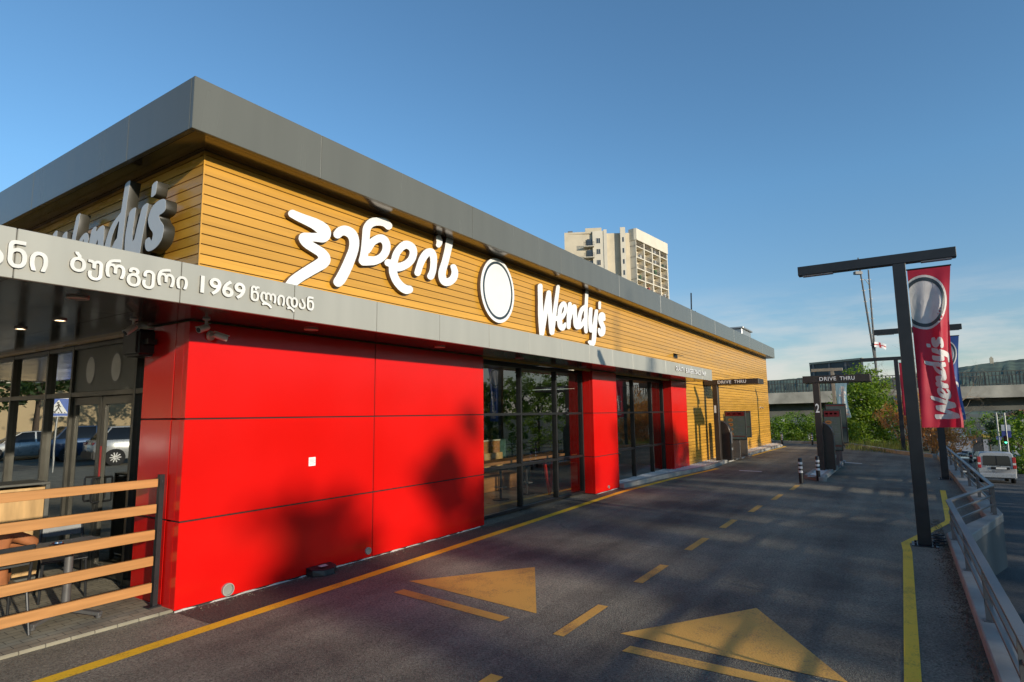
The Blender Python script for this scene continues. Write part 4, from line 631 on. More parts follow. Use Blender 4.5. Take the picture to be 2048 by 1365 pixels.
def letter_sign(name, label, words, origin, parent_loc, xaxis, s, depth, face, side, u0, v0, thin=0.0):
    o = thing(name, label, 'sign', parent_loc)
    for loops in words:
        lp = [[((a/1000-u0)*s, (b/1000-v0)*s) for a, b in l] for l in loops]
        me = loops_mesh(lp, depth/2, .004, thin)
        place(me, 'letter', face, o, origin, xaxis, (0, 0, 1), side)
    return o
letter_sign('georgian_name_sign', 'large white Georgian script lettering on the sunlit yellow boards', GEORGIAN_WORD, (0, 6.742, 0), (6, WY, 4), (1, 0, 0), 1.0, .075, WHITE, RETURN, 0, 0)
letter_sign('latin_name_sign', "white Wendy's script lettering on the sunlit yellow side wall", LATIN_WORD, (0, 6.742, 0), (13, WY, 4), (1, 0, 0), 1.0, .075, WHITE, RETURN, 0, 0)
# the same word on the entrance front, mostly hidden behind the canopy edge
SL = .93
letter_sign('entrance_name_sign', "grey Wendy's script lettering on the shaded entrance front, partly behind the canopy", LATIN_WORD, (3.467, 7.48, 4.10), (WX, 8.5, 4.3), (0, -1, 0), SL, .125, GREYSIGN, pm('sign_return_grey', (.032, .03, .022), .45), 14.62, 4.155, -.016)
# emblem sign: white oval with a dark ring
em = thing('emblem_sign', 'oval white emblem sign with a dark ring between the two white names', 'sign', (9.70, WY, 4.6))
def oval_loop(cx, cz, rx, rz, n=48): return [(cx+rx*math.cos(2*PI*i/n), cz+rz*math.sin(2*PI*i/n)) for i in range(n)]
place(loops_mesh([oval_loop(9.70, 4.595, .60, .665)], .04, .004), 'sign_body', WHITE, em, (0, 6.745, 0), (1, 0, 0), (0, 0, 1), RETURN)
place(loops_mesh([oval_loop(9.70, 4.595, .53, .60), oval_loop(9.70, 4.595, .478, .548)], .002), 'ring', pm('ring_dark', (.03, .045, .055), .4), em, (0, 6.699, 0), (1, 0, 0), (0, 0, 1))
place(loops_mesh([oval_loop(9.70, 4.595, .44, .51)], .0015), 'centre_plate', pm('plate_pale', (.72, .74, .74), .4, 0, .015, rvar=.02), em, (0, 6.6985, 0), (1, 0, 0), (0, 0, 1))
# canopy lettering
cl = thing('canopy_slogan', 'raised pale Georgian slogan with 1969 on the canopy edge over the patio', 'lettering', (3.0, CY, 3.4))
LSIDE = pm('letter_side', (.16, .15, .13), .5); LPALE = pm('letter_pale', (.72, .71, .66), .35)
for loops in SLOGAN:
    place(loops_mesh([[(p/1e4, q/1e4) for p, q in l] for l in loops], .012), 'lettering', LPALE, cl, (0, CY-.012, 0), (1, 0, 0), (0, 0, 1), LSIDE)
place(fit_text('1969', .48, .18, .012, .022), 'lettering', LPALE, cl, (3.085, CY-.012, 3.325), (1, 0, 0), (0, 0, 1), LSIDE)
cl2 = thing('canopy_slogan', 'small raised QUALITY BURGERS SINCE 1969 lettering at the far end of the canopy edge', 'lettering', (19.5, CY, 3.4))
for body, x0, x1 in (('QUALITY', 17.9, 18.75), ('BURGERS', 18.93, 19.85), ('SINCE', 19.95, 20.6), ('1969', 20.7, 21.25)):
    place(fit_text(body, x1-x0, .155, .012, .02), 'lettering', WHITE, cl2, (x0, CY-.012, 3.335), (1, 0, 0), (0, 0, 1), pm('letter_side', (.16, .15, .13), .5))

# ================================================================ drive-thru equipment
def menu_screen(parent, x, y0, y1, z0, z1, seed, name='menu_screen'):
    """portrait screen facing the waiting cars (towards -X)"""
    r = random.Random(seed)
    MB().box(x, x+.09, y0, y1, z0, z1).build('screen_case', DARK, parent, bevel=.006)
    f = .035
    sc_ = MB().poly([(x-.003, y0+f, z0+f), (x-.003, y0+f, z1-f), (x-.003, y1-f, z1-f), (x-.003, y1-f, z0+f)]).build(name, pm('screen_pale', (.085, .115, .105), .4, 0, .06, spec=.25), parent)
    W, H = y1-y0-2*f, z1-z0-2*f; pr = MB(); xx = x-.006
    def q(a, b, c, d, m): pr.poly([(xx, y1-f-W*a, z1-f-H*b), (xx, y1-f-W*c, z1-f-H*b), (xx, y1-f-W*c, z1-f-H*d), (xx, y1-f-W*a, z1-f-H*d)], m)
    if seed % 2 == 0:
        q(.02, .01, .98, .16, 0)
        for k in range(3): q(.10+.28*k, .06, .26+.28*k, .10, 4)
        for k in range(4):
            t = .22+k*.17
            for a in range(8):
                an = a*PI/4
            cyc, czc = y1-f-W*.26, z1-f-H*(t+.08)
            pr.add([(xx, cyc+.11*math.cos(-j*PI/5), czc+.07*math.sin(-j*PI/5)) for j in range(10)], [tuple(range(10))], 1)
            pr.add([(xx-.001, cyc+.07*math.cos(-j*PI/5), czc+.018*math.sin(-j*PI/5)-.008) for j in range(10)], [tuple(range(10))], 2)
            cyc, czc = y1-f-W*.48, z1-f-H*(t+.02)
            pr.add([(xx, cyc+.035*math.cos(-j*PI/5), czc+.035*math.sin(-j*PI/5)) for j in range(10)], [tuple(range(10))], 3)
            for w_ in range(3): q(.60+.01*w_, t+.02+.04*w_, .60+.01*w_+r.uniform(.15, .32), t+.035+.04*w_, 3)
        q(.02, .88, .98, .905, 0); 
        for k in range(4): q(.08+.23*k, .93, .20+.23*k, .97, 3)
    else:
        q(.02, .01, .98, .035, 0)
        for k in range(6):
            t = .08+.085*k; q(.12, t, .12+r.uniform(.3, .7), t+.018, 3); q(.12, t+.03, .12+r.uniform(.2, .5), t+.042, 3)
        q(.02, .60, .98, .62, 0)
        for k in range(3): q(.3, .68+.09*k, .3+r.uniform(.15, .45), .71+.09*k, 3)
    pr.build('menu_print', [pm('menu_red', (.13, .01, .015), .3), pm('bun_brown', (.32, .15, .05), .4), pm('patty_dark', (.07, .03, .02), .4), pm('menu_text', (.10, .12, .14), .4), pm('menu_pale', (.65, .6, .55), .4)], sc_)
def menu_stand(lab, x, y0, y1, z0, z1, zb, seed, yb):
    o = thing('menu_stand', lab, 'menu board', (x+.1, (y0+y1)/2, zb), group='drive thru menu stands')
    menu_screen(o, x, y0, y1, z0, z1, seed)
    MB().box(x+.03, x+.08, yb-.2, yb+.2, zb+.03, z0+.2).build('pedestal', GREY, o, bevel=.005)
    MB().tube_rings([[(x-.22, yb-.30, zb), (x+.3, yb-.30, zb), (x+.3, yb+.30, zb), (x-.22, yb+.30, zb)], [(x-.2, yb-.28, zb+.03), (x+.28, yb-.28, zb+.03), (x+.28, yb+.28, zb+.03), (x-.2, yb+.28, zb+.03)]]).build('foot_plate', GREY, o)
    return o
def lane_sign(lab, x, yp, ya, yb, z0, z1, num, zb, znum, cat='lane sign'):
    """post with a long lintel reaching across the lane; the face looks towards the arriving cars"""
    o = thing('drive_thru_sign', lab, 'drive thru sign', (x, yp, zb), group='drive thru lane signs')
    MB().box(x-.10, x+.16, yp-.10, yp+.10, zb, z0).build('post', BROWN, o, bevel=.006)
    MB().box(x-.12, x+.95, yb, ya, z0, z1).build('lintel', BROWN, o, bevel=.006)
    W_ = (ya-yb)
    place(fit_text('DRIVE', W_*.25, .125, .006, .012, 1.12), 'lettering', WHITE, o, (x-.128, yb+W_*.74, z0+(z1-z0)/2-.06), (0, -1, 0), (0, 0, 1))
    place(fit_text('THRU', W_*.215, .125, .006, .012, 1.12), 'lettering', WHITE, o, (x-.128, yb+W_*.435, z0+(z1-z0)/2-.06), (0, -1, 0), (0, 0, 1))
    place(fit_text(num, .115 if num == '2' else .075, .30, .004, .015), 'lane_number', WHITE, o, (x-.106, yp+.058, znum), (0, -1, 0), (0, 0, 1))
    return o
def order_kiosk(lab, x, y0, y1, zb, h):
    o = thing('order_speaker', lab, 'order kiosk', (x, (y0+y1)/2, zb), group='round topped order speakers')
    ym, r = (y0+y1)/2, (y1-y0)/2; n = 10; pts = [(y1, zb)]+[(y1, zb+h-r*1.0)]
    # profile in the y-z plane: upright with a quarter-round shoulder towards the lane
    R_ = (y1-y0)*.95; prof = [(y1, zb), (y1, zb+h)]+[(y1-(y1-y0-R_)-R_*math.sin(t*PI/2/n), zb+h-R_+R_*math.cos(t*PI/2/n)) for t in range(n+1)]+[(y0, zb)]
    m = MB(); m.tube_rings([[(x, a, b) for a, b in prof], [(x+.42, a, b) for a, b in prof]]); m.build('housing', BROWN, o, bevel=.008)
    MB().box(x+.06, x+.36, y0-.012, y0-.0005, zb+h*.42, zb+h*.72).build('speaker_grille', GREY, o)
    MB().box(x+.08, x+.34, y0-.02, y0-.0005, zb+h*.25, zb+h*.31).build('button_bar', GALV, o)
    return o
lane_sign('dark lintel DRIVE THRU sign on a post by the building wall, numbered 1', 24.75, 6.32, 6.73, 4.62, 3.15, 3.36, '1', .10, 2.02)
order_kiosk('brown round topped order speaker standing against the post numbered 1', 25.1, 5.93, 6.40, .10, 1.60)
menu_stand('menu stand by the wall with a red header and food pictures, behind the order speaker', 26.4, 5.55, 6.42, .86, 2.09, .10, 2, 6.05)
menu_stand('narrower text menu stand by the wall, farther along the gravel bed', 27.6, 5.60, 6.36, .92, 2.09, .10, 3, 6.0)
lane_sign('dark lintel DRIVE THRU sign on the kerbed island, numbered 2', 22.3, 2.36, 2.745, .775, 3.0, 3.235, '2', .10, 2.0)
order_kiosk('brown round topped order speaker on the island beside the post numbered 2', 22.45, 1.98, 2.42, .10, 1.58)
menu_stand('menu stand on the island with a red header and food pictures', 24.2, 1.84, 2.42, .62, 2.10, .10, 4, 2.2)
menu_stand('tall text menu stand at the far end of the island', 26.2, 1.80, 2.52, .80, 2.32, .10, 5, 2.25)
# bollards
def bollard(lab, loc, h=.72, proto=None):
    if proto: return copy_tree(proto, lab, loc=loc)
    o = thing('bollard', lab, 'bollard', loc, group='black bollards with white bands')
    x, y, z = loc
    MB().lathe((x, y, z), [(.058, 0), (.055, h-.02), (.045, h), (.01, h+.008)], 16).build('post', BLACK, o, smooth=True)
    for k in range(3): MB().lathe((x, y, z), [(.0575, h-.17-.12*k), (.0575, h-.105-.12*k)], 16).build('white_band', WHITE, o, smooth=True)
    MB().lathe((x, y, z), [(.09, .001), (.085, .012), (.06, .016)], 16).build('base_flange', BLACK, o)
    return o
b0 = bollard('black bollard with white bands standing in the lane before the island kerb', (18.9, 2.56, 0))
bollard('black bollard with white bands on the tip of the island beside the order speaker', (19.85, 2.22, 0), proto=b0)
bollard('small banded bollard at the far kerb near the corner of the yellow wall', (39.4, 6.25, 0), proto=b0)
bollard('small banded bollard at the far kerb seen just beside the post numbered 2', (39.6, 4.62, 0), proto=b0)
bollard('small banded bollard at the far kerb in front of the big green tree', (39.2, 2.98, 0), proto=b0)

# lamp posts with a long cross arm, and their banners
def lamp_post(lab, loc, rz=0, proto=None):
    if proto: return copy_tree(proto, lab, loc=loc, rz=rz)
    o = thing('lamp_post', lab, 'lamp post', loc, group='T shaped dark lamp posts'); x, y, z = loc
    MB().box(x-.08, x+.08, y-.09, y+.09, z+.012, z+4.449).build('pole', DARK, o, bevel=.006)
    MB().box(x-.08, x+.08, y-.76, y+1.49, z+4.45, z+4.61).build('cross_arm', DARK, o, bevel=.006)
    for a, b in ((.95, 1.42), (-.70, -.30)): MB().box(x-.06, x+.06, y+a, y+b, z+4.432, z+4.4485).build('lamp_lens', pm('lens_grey', (.3, .3, .3), .3), o)
    bp = MB().box(x-.17, x+.17, y-.17, y+.17, z, z+.012)
    for a in (-.12, .12):
        for b in (-.12, .12): bp.lathe((x+a, y+b, z+.0121), [(.016, 0), (.016, .025), (.008, .03)], 8)
    bp.build('base_plate', DARK, o)
    return o
l1 = lamp_post('tall dark T shaped lamp post carrying the red banner beside the yellow line jog', (11.36, -.14, 0))
l2 = lamp_post('dark T shaped lamp post behind the red banner, holding the blue banner', (22.0, -.93, 0), proto=l1)
l3 = lamp_post('dark T shaped lamp post in front of the big green tree', (34.0, .06, 0), proto=l1)
LPG = pm('lamp_sunlit_beige', (.30, .27, .21), .5)  # sunlight on the dark grey post is put into this beige
l4 = thing('lamp_post', 'small T shaped lamp post coloured as if sunlit, seen above the lintel numbered 2', 'lamp post', (40.6, 3.36, -.05), group='T shaped dark lamp posts')
MB().box(40.52, 40.68, 3.27, 3.45, -.05, 4.42).build('pole', LPG, l4, bevel=.006); MB().box(40.5, 40.7, 2.80, 4.50, 4.421, 4.60).build('cross_arm', LPG, l4, bevel=.006); MB().box(40.4, 40.8, 3.16, 3.56, -.06, .0).build('base_plate', DARK, l4)
def banner(lab, x, ya, yb, z0, z1, mat, wind, name_len, ring=True, sway=(0, 0), group='hanging lamp post banners'):
    o = thing('banner', lab, 'banner', (x, ya, z1), group=group)
    nu, nv = 18, 60; W_, H_ = ya-yb, z1-z0
    def P(u, v, off=0.0):      # u across from the pole, v down from the top
        k = v*(1-.15*v)
        fold = wind*(.6*math.sin(3.1*u+5.2*v+.4)*k+.4*math.sin(9*u-3*v)*k*(.4+u)+.35*math.sin(13*u+5*v)*min(1, 2.5*v)*(.3+u))+wind*.7*v
        return Vector((x+fold+sway[0]*v*v+off*-1, ya-W_*u*(1-.07*v*v)-sway[1]*v*v*(.2+.8*u)+.085*u*u*math.sin(PI*min(1, v*1.05)), z1-H_*v))
    m = MB(); m.v = [P(i/nu, j/nv) for j in range(nv+1) for i in range(nu+1)]
    m.f = [(j*(nu+1)+i, (j+1)*(nu+1)+i, (j+1)*(nu+1)+i+1, j*(nu+1)+i+1) for j in range(nv) for i in range(nu)]; m.mi = [0]*len(m.f)
    cloth = m.build('cloth', mat, o, smooth=True)
    MB().tube([(x, ya+.05, z1+.005), (x, yb-.01, z1+.005)], .012, 8).build('top_rod', DARK, o)
    MB().tube([(x, ya+.05, z0+.35), (x, ya+.01, z0+.35)], .012, 8).build('lower_hook', DARK, o)
    # script name reading upwards
    u0, u1, w0, w1 = 11.28, 14.96, 3.83, 5.32
    lenv = name_len; allm = []
    for loops in LATIN_WORD:
        me = loops_mesh([[(a/1000, b/1000) for a, b in l] for l in loops], 0.0)
        bm = bmesh.new(); bm.from_mesh(me); bmesh.ops.triangulate(bm, faces=bm.faces)
        for _ in range(3):
            lg = [e for e in bm.edges if e.calc_length() > .25]
            if lg: bmesh.ops.subdivide_edges(bm, edges=lg, cuts=1); bmesh.ops.triangulate(bm, faces=bm.faces)
        for v in bm.verts:
            s = (v.co.x-u0)/(u1-u0); t = (v.co.y-w0)/(w1-w0)
            vv = lenv[1]-(lenv[1]-lenv[0])*s; uu = .93-.72*t
            v.co = P(uu, vv, .006)-o.location
        bm.to_mesh(me); bm.free(); me.materials.clear(); me.materials.append(pm('banner_white', (.68, .64, .6), .6))
        lo = bpy.data.objects.new('letter', me); COL.objects.link(lo); lo.parent = cloth
    if ring:
        for (r0, r1, mt, of) in ((.0, .47, 'banner_white', .005), (.37, .43, 'ring_dark', .009)):
            mm = MB(); n = 40; rings = 6
            for k in range(rings):
                a0 = r0+(r1-r0)*k/rings; a1 = r0+(r1-r0)*(k+1)/rings
                for i in range(n):
                    t0, t1 = 2*PI*i/n, 2*PI*(i+1)/n; q_ = []
                    for rr_, tt in ((a0, t0), (a1, t0), (a1, t1), (a0, t1)):
                        q_.append(P(max(0, min(1, .34+rr_*math.cos(tt)*1.25)), .215-rr_*math.sin(tt)*.37, of))
                    mm.poly(q_ if (q_[0]-q_[2]).length > 1e-6 else q_)
            mm.build('ring' if r0 else 'oval_field', MATS[mt] if mt in MATS else pm(mt, (.68, .64, .6), .6), cloth)
    return o
def cloth_mat(name, col):
    m = pm(name, col, .55, 0, .08, 4); n = m.node_tree; b = n.nodes['Principled BSDF']; o = n.nodes['Material Output']
    t = n.nodes.new('ShaderNodeBsdfTranslucent'); t.inputs['Color'].default_value = (min(1, col[0]*1.4), col[1]*1.2, col[2]*1.2, 1); ms = n.nodes.new('ShaderNodeMixShader'); ms.inputs['Fac'].default_value = .35
    n.links.new(b.outputs[0], ms.inputs[1]); n.links.new(t.outputs[0], ms.inputs[2]); n.links.new(ms.outputs[0], o.inputs['Surface']); return m
pm('banner_white', (.68, .64, .6), .6)
banner("red banner with white Wendy's script hanging from the tall lamp post", 11.36, -.245, -.815, 1.80, 4.335, cloth_mat('banner_red', (.62, .028, .06)), .11, (.44, .95), True, (.02, .0))
banner('blue banner hanging from the second lamp post, mostly behind the red one', 22.0, -1.03, -1.60, 1.75, 4.26, cloth_mat('banner_blue', (.05, .12, .36)), .05, (.46, .95), True)
banner('deep red banner on the lamp post in front of the green tree', 34.0, -.05, -.62, 1.78, 4.30, MATS['banner_red'], .05, (.46, .95), False)
banner('pale blue curved banner hanging under the lintel numbered 2, in front of the trees', 40.55, 3.24, 2.62, 1.62, 3.75, cloth_mat('banner_pale', (.36, .55, .60)), .05, (.12, .95), False, (0, .12))

cb_ = thing('cable_coil', 'black cable coiled on the asphalt at the foot of the tall lamp post', 'cable', (11.6, -.32, 0))
MB().tube([(11.4+.02*k+(.13+.02*math.sin(k*1.7))*math.cos(k*.7), -.33+(.085+.012*math.cos(k*2.1))*math.sin(k*.7), .012+.0016*k) for k in range(34)], .009, 6).build('cable', BLACK, cb_, smooth=True)
# railings on the retaining wall
def railing(lab, pts, posts):
    o = thing('railing', lab, 'railing', (pts[0][0], pts[0][1], .15), group='flat bar railings on the parapet')
    P3 = [Vector((a, b, 0)) for a, b in pts]
    for z_, w_, h_ in ((.66, .075, .03), (.49, .03, .03), (.33, .03, .03)):
        m = MB()
        for a, b in zip(P3[:-1], P3[1:]): m.bar(a+Vector((0, 0, z_)), b+Vector((0, 0, z_)), w_, h_)
        m.build('handrail' if z_ > .6 else 'lower_rail', GREY, o, bevel=.003)
    for a, b in posts:
        m = MB().box(a-.012, a+.012, b-.03, b+.03, .155, .645); m.box(a-.05, a+.05, b-.05, b+.05, .148, .158); m.build('baluster', GREY, o)
    return o
railing('grey railing along the low parapet past the tall lamp post, closest stretch', [(-5, -.55), (5, -.53), (11.6, -.50)], [(x, -.53) for x in (-1.1, 1, 3.05, 5.1, 7.15, 9.2)]+[(11.2, -.51)])
railing('short grey railing crossing the jog of the parapet', [(11.62, -.50), (14.2, -1.29)], [(11.72, -.56), (14.12, -1.28)])
railing('grey railing receding along the far parapet above the street', [(14.22, -1.29), (31, -1.27)], [(x, -1.28) for x in (14.4, 16.7, 18.9, 21.1, 23.4, 25.6, 27.8, 30.2)])

# ================================================================ patio
FYP = 7.06
fn = thing('timber_fence', 'patio fence of five orange timber rails on a dark post beside the red block', 'fence', (3.45, FYP, .03))
RL = [((0, 989.3), (332, 955.5), (0, 1006.8), (329, 973.5)), ((0, 1048.9), (328, 1007), (0, 1070), (327.6, 1025.5)), ((0, 1110.5), (325, 1057.7), (0, 1135), (324, 1076.5)), ((0, 1174), (322, 1110), (0, 1196), (321, 1128.7)), ((0, 1238), (319.5, 1162.5), (0, 1260), (318.6, 1181.8))]
for t0, t1, b0_, b1_ in RL:
    zt = (onY(*t0, FYP-.02).z+onY(*t1, FYP-.02).z)/2; zb = (onY(*b0_, FYP-.02).z+onY(*b1_, FYP-.02).z)/2
    MB().box(-3.4, 3.435, FYP-.02, FYP+.02, zb, zt).build('rail', TIMBER, fn, bevel=.003)
for x in (3.455, 1.0, -1.4, -3.4):
    m = MB().box(x-.005, x+.045, FYP-.03, FYP+.03, .03, 1.46); m.box(x-.06, x+.09, FYP-.06, FYP+.06, .03, .042)
    for t0, t1, b0_, b1_ in RL:
        z = onY(*t1, FYP-.02).z-.04; m.lathe((x+.02, FYP-.031, z), [(.007, -.007), (.007, .007)], 8)
    m.build('post', DARK, fn)
def bistro_table(lab, loc):
    o = thing('patio_table', lab, 'table', loc, group='grey patio tables'); x, y, z = loc
    MB().box(x-.33, x+.33, y-.33, y+.33, z+.72, z+.745).build('tabletop', pm('tabletop_grey', (.16, .155, .145), .45), o, bevel=.008, seg=2)
    MB().lathe((x, y, z), [(.04, .06), (.04, .70), (.12, .715), (.12, .719)], 18).build('column', GREY, o, smooth=True)
    m = MB()
    for k in range(4):
        a = k*PI/2+.5; d = Vector((math.cos(a), math.sin(a), 0)); c = Vector((x, y, z))
        m.bar(c+d*.03+Vector((0, 0, .085)), c+d*.40+Vector((0, 0, .045)), .06, .035); m.lathe(c+d*.38, [(.025, 0), (.03, .03)], 10)
    m.build('cross_foot', GREY, o, bevel=.005); return o
bistro_table('grey square patio table with a metal ashtray, behind the timber rails', (2.80, 7.50, .03))
at_ = thing('ashtray', 'small shiny metal ashtray bowl on the grey patio table', 'ashtray', (2.66, 7.42, .775))
MB().lathe((2.66, 7.42, .7755), [(.045, 0), (.06, .045), (.058, .047), (.052, .045), (.04, .008), (.001, .006)], 24).build('bowl', pm('chrome', (.7, .7, .68), .15, 1), at_, smooth=True)
def patio_chair(lab, loc, rz, proto=None):
    if proto: return copy_tree(proto, lab, loc=loc, rz=rz)
    o = thing('patio_chair', lab, 'chair', (0, 0, 0), group='dark metal patio chairs')
    MB().tube_rings([[(-.2, -.2, .43), (.2, -.2, .43), (.22, .2, .43), (-.22, .2, .43)], [(-.2, -.2, .452), (.2, -.2, .452), (.22, .2, .452), (-.22, .2, .452)]]).build('seat', pm('chair_grey', (.085, .09, .09), .45, .2), o, bevel=.008)
    for sx in (-1, 1):
        MB().tube([(sx*.20, -.21, .43), (sx*.205, -.225, .6), (sx*.20, -.29, .84)], .014, 8).build('back_post', DARK, o, smooth=True)
        MB().tube([(sx*.20, -.19, .43), (sx*.22, -.27, 0)], .014, 8).build('leg', DARK, o, smooth=True)
        MB().tube([(sx*.20, .19, .43), (sx*.215, .22, 0)], .014, 8).build('leg', DARK, o, smooth=True)
    MB().tube_rings([[(-.19, -.235, .66), (.19, -.235, .66), (.19, -.245, .66), (-.19, -.245, .66)], [(-.19, -.278, .82), (.19, -.278, .82), (.19, -.288, .82), (-.19, -.288, .82)]]).build('backrest', pm('chair_grey', (.085, .09, .09), .45, .2), o, bevel=.004)
    MB().bar((-.205, -.285, .83), (.205, -.285, .83), .02, .05).build('top_rail', DARK, o)
    o.location = loc; o.rotation_euler = (0, 0, rz); return o
c0 = patio_chair('dark metal chair at the frame edge with a person in a brown jacket on it', (2.17, 7.46, .03), .05)
patio_chair('dark metal chair on the far side of the patio table, turned to the door', (3.08, 8.42, .03), 2.9, c0)
patio_chair('dark metal chair pulled out between the patio table and the wood bin cabinet', (2.35, 8.62, .03), 3.6, c0)
def bin_cabinet(lab, loc, rz):
    o = thing('bin_cabinet', lab, 'litter bin', (0, 0, 0), group='wood fronted bin cabinets')
    m = MB()
    for a in (-.27, .27):
        for b in (-.27, .27): m.box(a-.025, a+.025, b-.025, b+.025, 0, 1.22)
    m.box(-.295, .295, -.295, .295, 1.221, 1.25); m.box(-.245, .245, -.245, .245, .03, .06); m.build('frame', pm('bin_frame', (.13, .13, .115), .4, .3), o, bevel=.004)
    MB().box(-.243, .243, -.285, -.265, .10, 1.19).build('front_panel', OAK, o, bevel=.003)
    MB().box(-.285, -.265, -.243, .243, .10, 1.19).box(.265, .285, -.243, .243, .10, 1.19).box(-.243, .243, .265, .285, .10, 1.19).build('side_panel', pm('bin_side', (.09, .09, .085), .5), o)
    o.location = loc; o.rotation_euler = (0, 0, rz); return o
bin_cabinet('knotty wood panelled bin cabinet with grey frame standing by the entrance glazing', (2.95, 9.72, .03), .0)
nb = thing('notice_board', 'small dark poster stand beside the wood bin cabinet', 'poster stand', (2.3, 9.95, .03))
MB().box(2.28, 2.62, 9.70, 9.73, .5, 1.18).build('frame', DARK, nb, bevel=.004)
MB().poly([(2.31, 9.696, .55), (2.59, 9.696, .55), (2.59, 9.696, 1.14), (2.31, 9.696, 1.14)]).build('poster', pm('poster_grey', (.25, .26, .27), .4, 0, .5, 9), nb)
MB().box(2.42, 2.48, 9.705, 9.725, 0.03, .499).box(2.3, 2.6, 9.62, 9.82, .03, .05).build('stand', DARK, nb)

# the person at the patio table, seen only at the picture's edge: seated, leaning forward on folded arms
def skin_body(name, joints, edges, parent, mat, sub=2):
    me = bpy.data.meshes.new(name); me.from_pydata([j[:3] for j in joints], edges, []); o = bpy.data.objects.new(name, me); COL.objects.link(o)
    md = o.modifiers.new('skin', 'SKIN'); md.use_smooth_shade = True
    for d, j in zip(me.skin_vertices[0].data, joints): d.radius = (j[3], j[4] if len(j) > 4 else j[3])
    me.skin_vertices[0].data[0].use_root = True
    s = o.modifiers.new('sub', 'SUBSURF'); s.levels = sub; s.render_levels = sub
    dg = bpy.context.evaluated_depsgraph_get(); dg.update(); m2 = bpy.data.meshes.new_from_object(o.evaluated_get(dg)); bpy.data.objects.remove(o)
    m2.name = name; m2.materials.clear(); m2.materials.append(mat); m2.polygons.foreach_set('use_smooth', [True]*len(m2.polygons))
    n = bpy.data.objects.new(name, m2); COL.objects.link(n); n.parent = parent; return n
SKIN = pm('skin', (.42, .22, .14), .5, 0, .08, 20)
pe = thing('person', 'person in an orange brown jacket leaning on the patio table, dark hair, red collar', 'person', (2.15, 7.45, .48))
hips = (0, 0, .03)
J_ = [(0, -.02, .05, .135, .12), (0, .10, .26, .13, .11), (.01, .24, .44, .15, .115), (.02, .32, .53, .06, .06), (.03, .40, .58, .05, .05),
      (-.17, .24, .45, .062), (-.36, .33, .34, .05), (-.13, .50, .33, .038),
      (.19, .23, .45, .066), (.41, .22, .335, .055), (.20, .44, .325, .04),
      (-.10, .02, .02, .085), (-.13, .42, .02, .07), (-.14, .44, -.38, .05), (-.14, .52, -.43, .045),
      (.10, .02, .02, .085), (.13, .42, .02, .07), (.14, .44, -.38, .05), (.14, .52, -.43, .045)]
E_ = [(0, 1), (1, 2), (2, 3), (3, 4), (2, 5), (5, 6), (6, 7), (2, 8), (8, 9), (9, 10), (0, 11), (11, 12), (12, 13), (13, 14), (0, 15), (15, 16), (16, 17), (17, 18)]
JACKET = pm('jacket_brown', (.36, .13, .045), .7, 0, .18, 7, bump=.5, bscale=14)
body = skin_body('body', J_, E_, pe, JACKET)
hd = MB(); rings = []
for k in range(11):
    t = k/10*PI; r_ = math.sin(t)
    rings.append([Vector((.03+.075*max(.02, r_)*math.cos(a*PI/8), .50+.095*max(.02, r_)*math.sin(a*PI/8), .655-.115*math.cos(t)*1.0)) for a in range(16)])
hd.tube_rings([[v+pe.location for v in r] for r in rings]); hd.tube([Vector((.03, .590, .66))+pe.location, Vector((.03, .615, .635))+pe.location], [.012, .016], 8)
for sx in (-1, 1): hd.tube([Vector((.03+sx*.073, .49, .67))+pe.location, Vector((.03+sx*.086, .48, .655))+pe.location, Vector((.03+sx*.076, .49, .635))+pe.location], [.012, .014, .01], 8)
hd.build('face', SKIN, pe, smooth=True)
hr = MB(); rings = []
for k in range(8):
    t = k/10*PI+PI*.27
    rings.append([Vector((.03+.086*max(.03, math.sin(t))*math.cos(a*PI/8), .485+.105*max(.03, math.sin(t))*math.sin(a*PI/8)*(1 if math.sin(a*PI/8) < .2 else .80), .66-.128*math.cos(t))) for a in range(16)])
hr.tube_rings([[v+pe.location for v in r] for r in rings]); hr.build('hair', pm('hair_dark', (.015, .011, .009), .45), pe, smooth=True)
MB().tube([Vector((.02+.085*math.cos(a*PI/8), .37+.07*math.sin(a*PI/8), .555+.02*math.sin(a*PI/8)))+pe.location for a in range(17)], .028, 8).build('collar', pm('collar_red', (.38, .02, .03), .6), pe, smooth=True)
for sx, wx, wy in ((-1, -.13, .50), (1, .20, .44)):
    hb = [(wx, wy, .325, .034, .02), (wx-sx*.06, wy+.045, .325, .036, .016)]; he = [(0, 1)]
    for f_ in range(4):
        b = len(hb); ox = (f_-1.5)*.019
        for s_ in range(3): hb.append((wx-sx*(.075+.028*s_)+ox*.35, wy+.05+.012*s_+ox*.9*-sx, .325-.004*s_*s_, .0095-.001*s_))
        he += [(1, b), (b, b+1), (b+1, b+2)]
    b = len(hb); hb += [(wx-sx*.03, wy+.055, .335, .011), (wx-sx*.055, wy+.09, .335, .009)]; he += [(0, b), (b, b+1)]
    skin_body('hand', hb, he, pe, SKIN, 1)

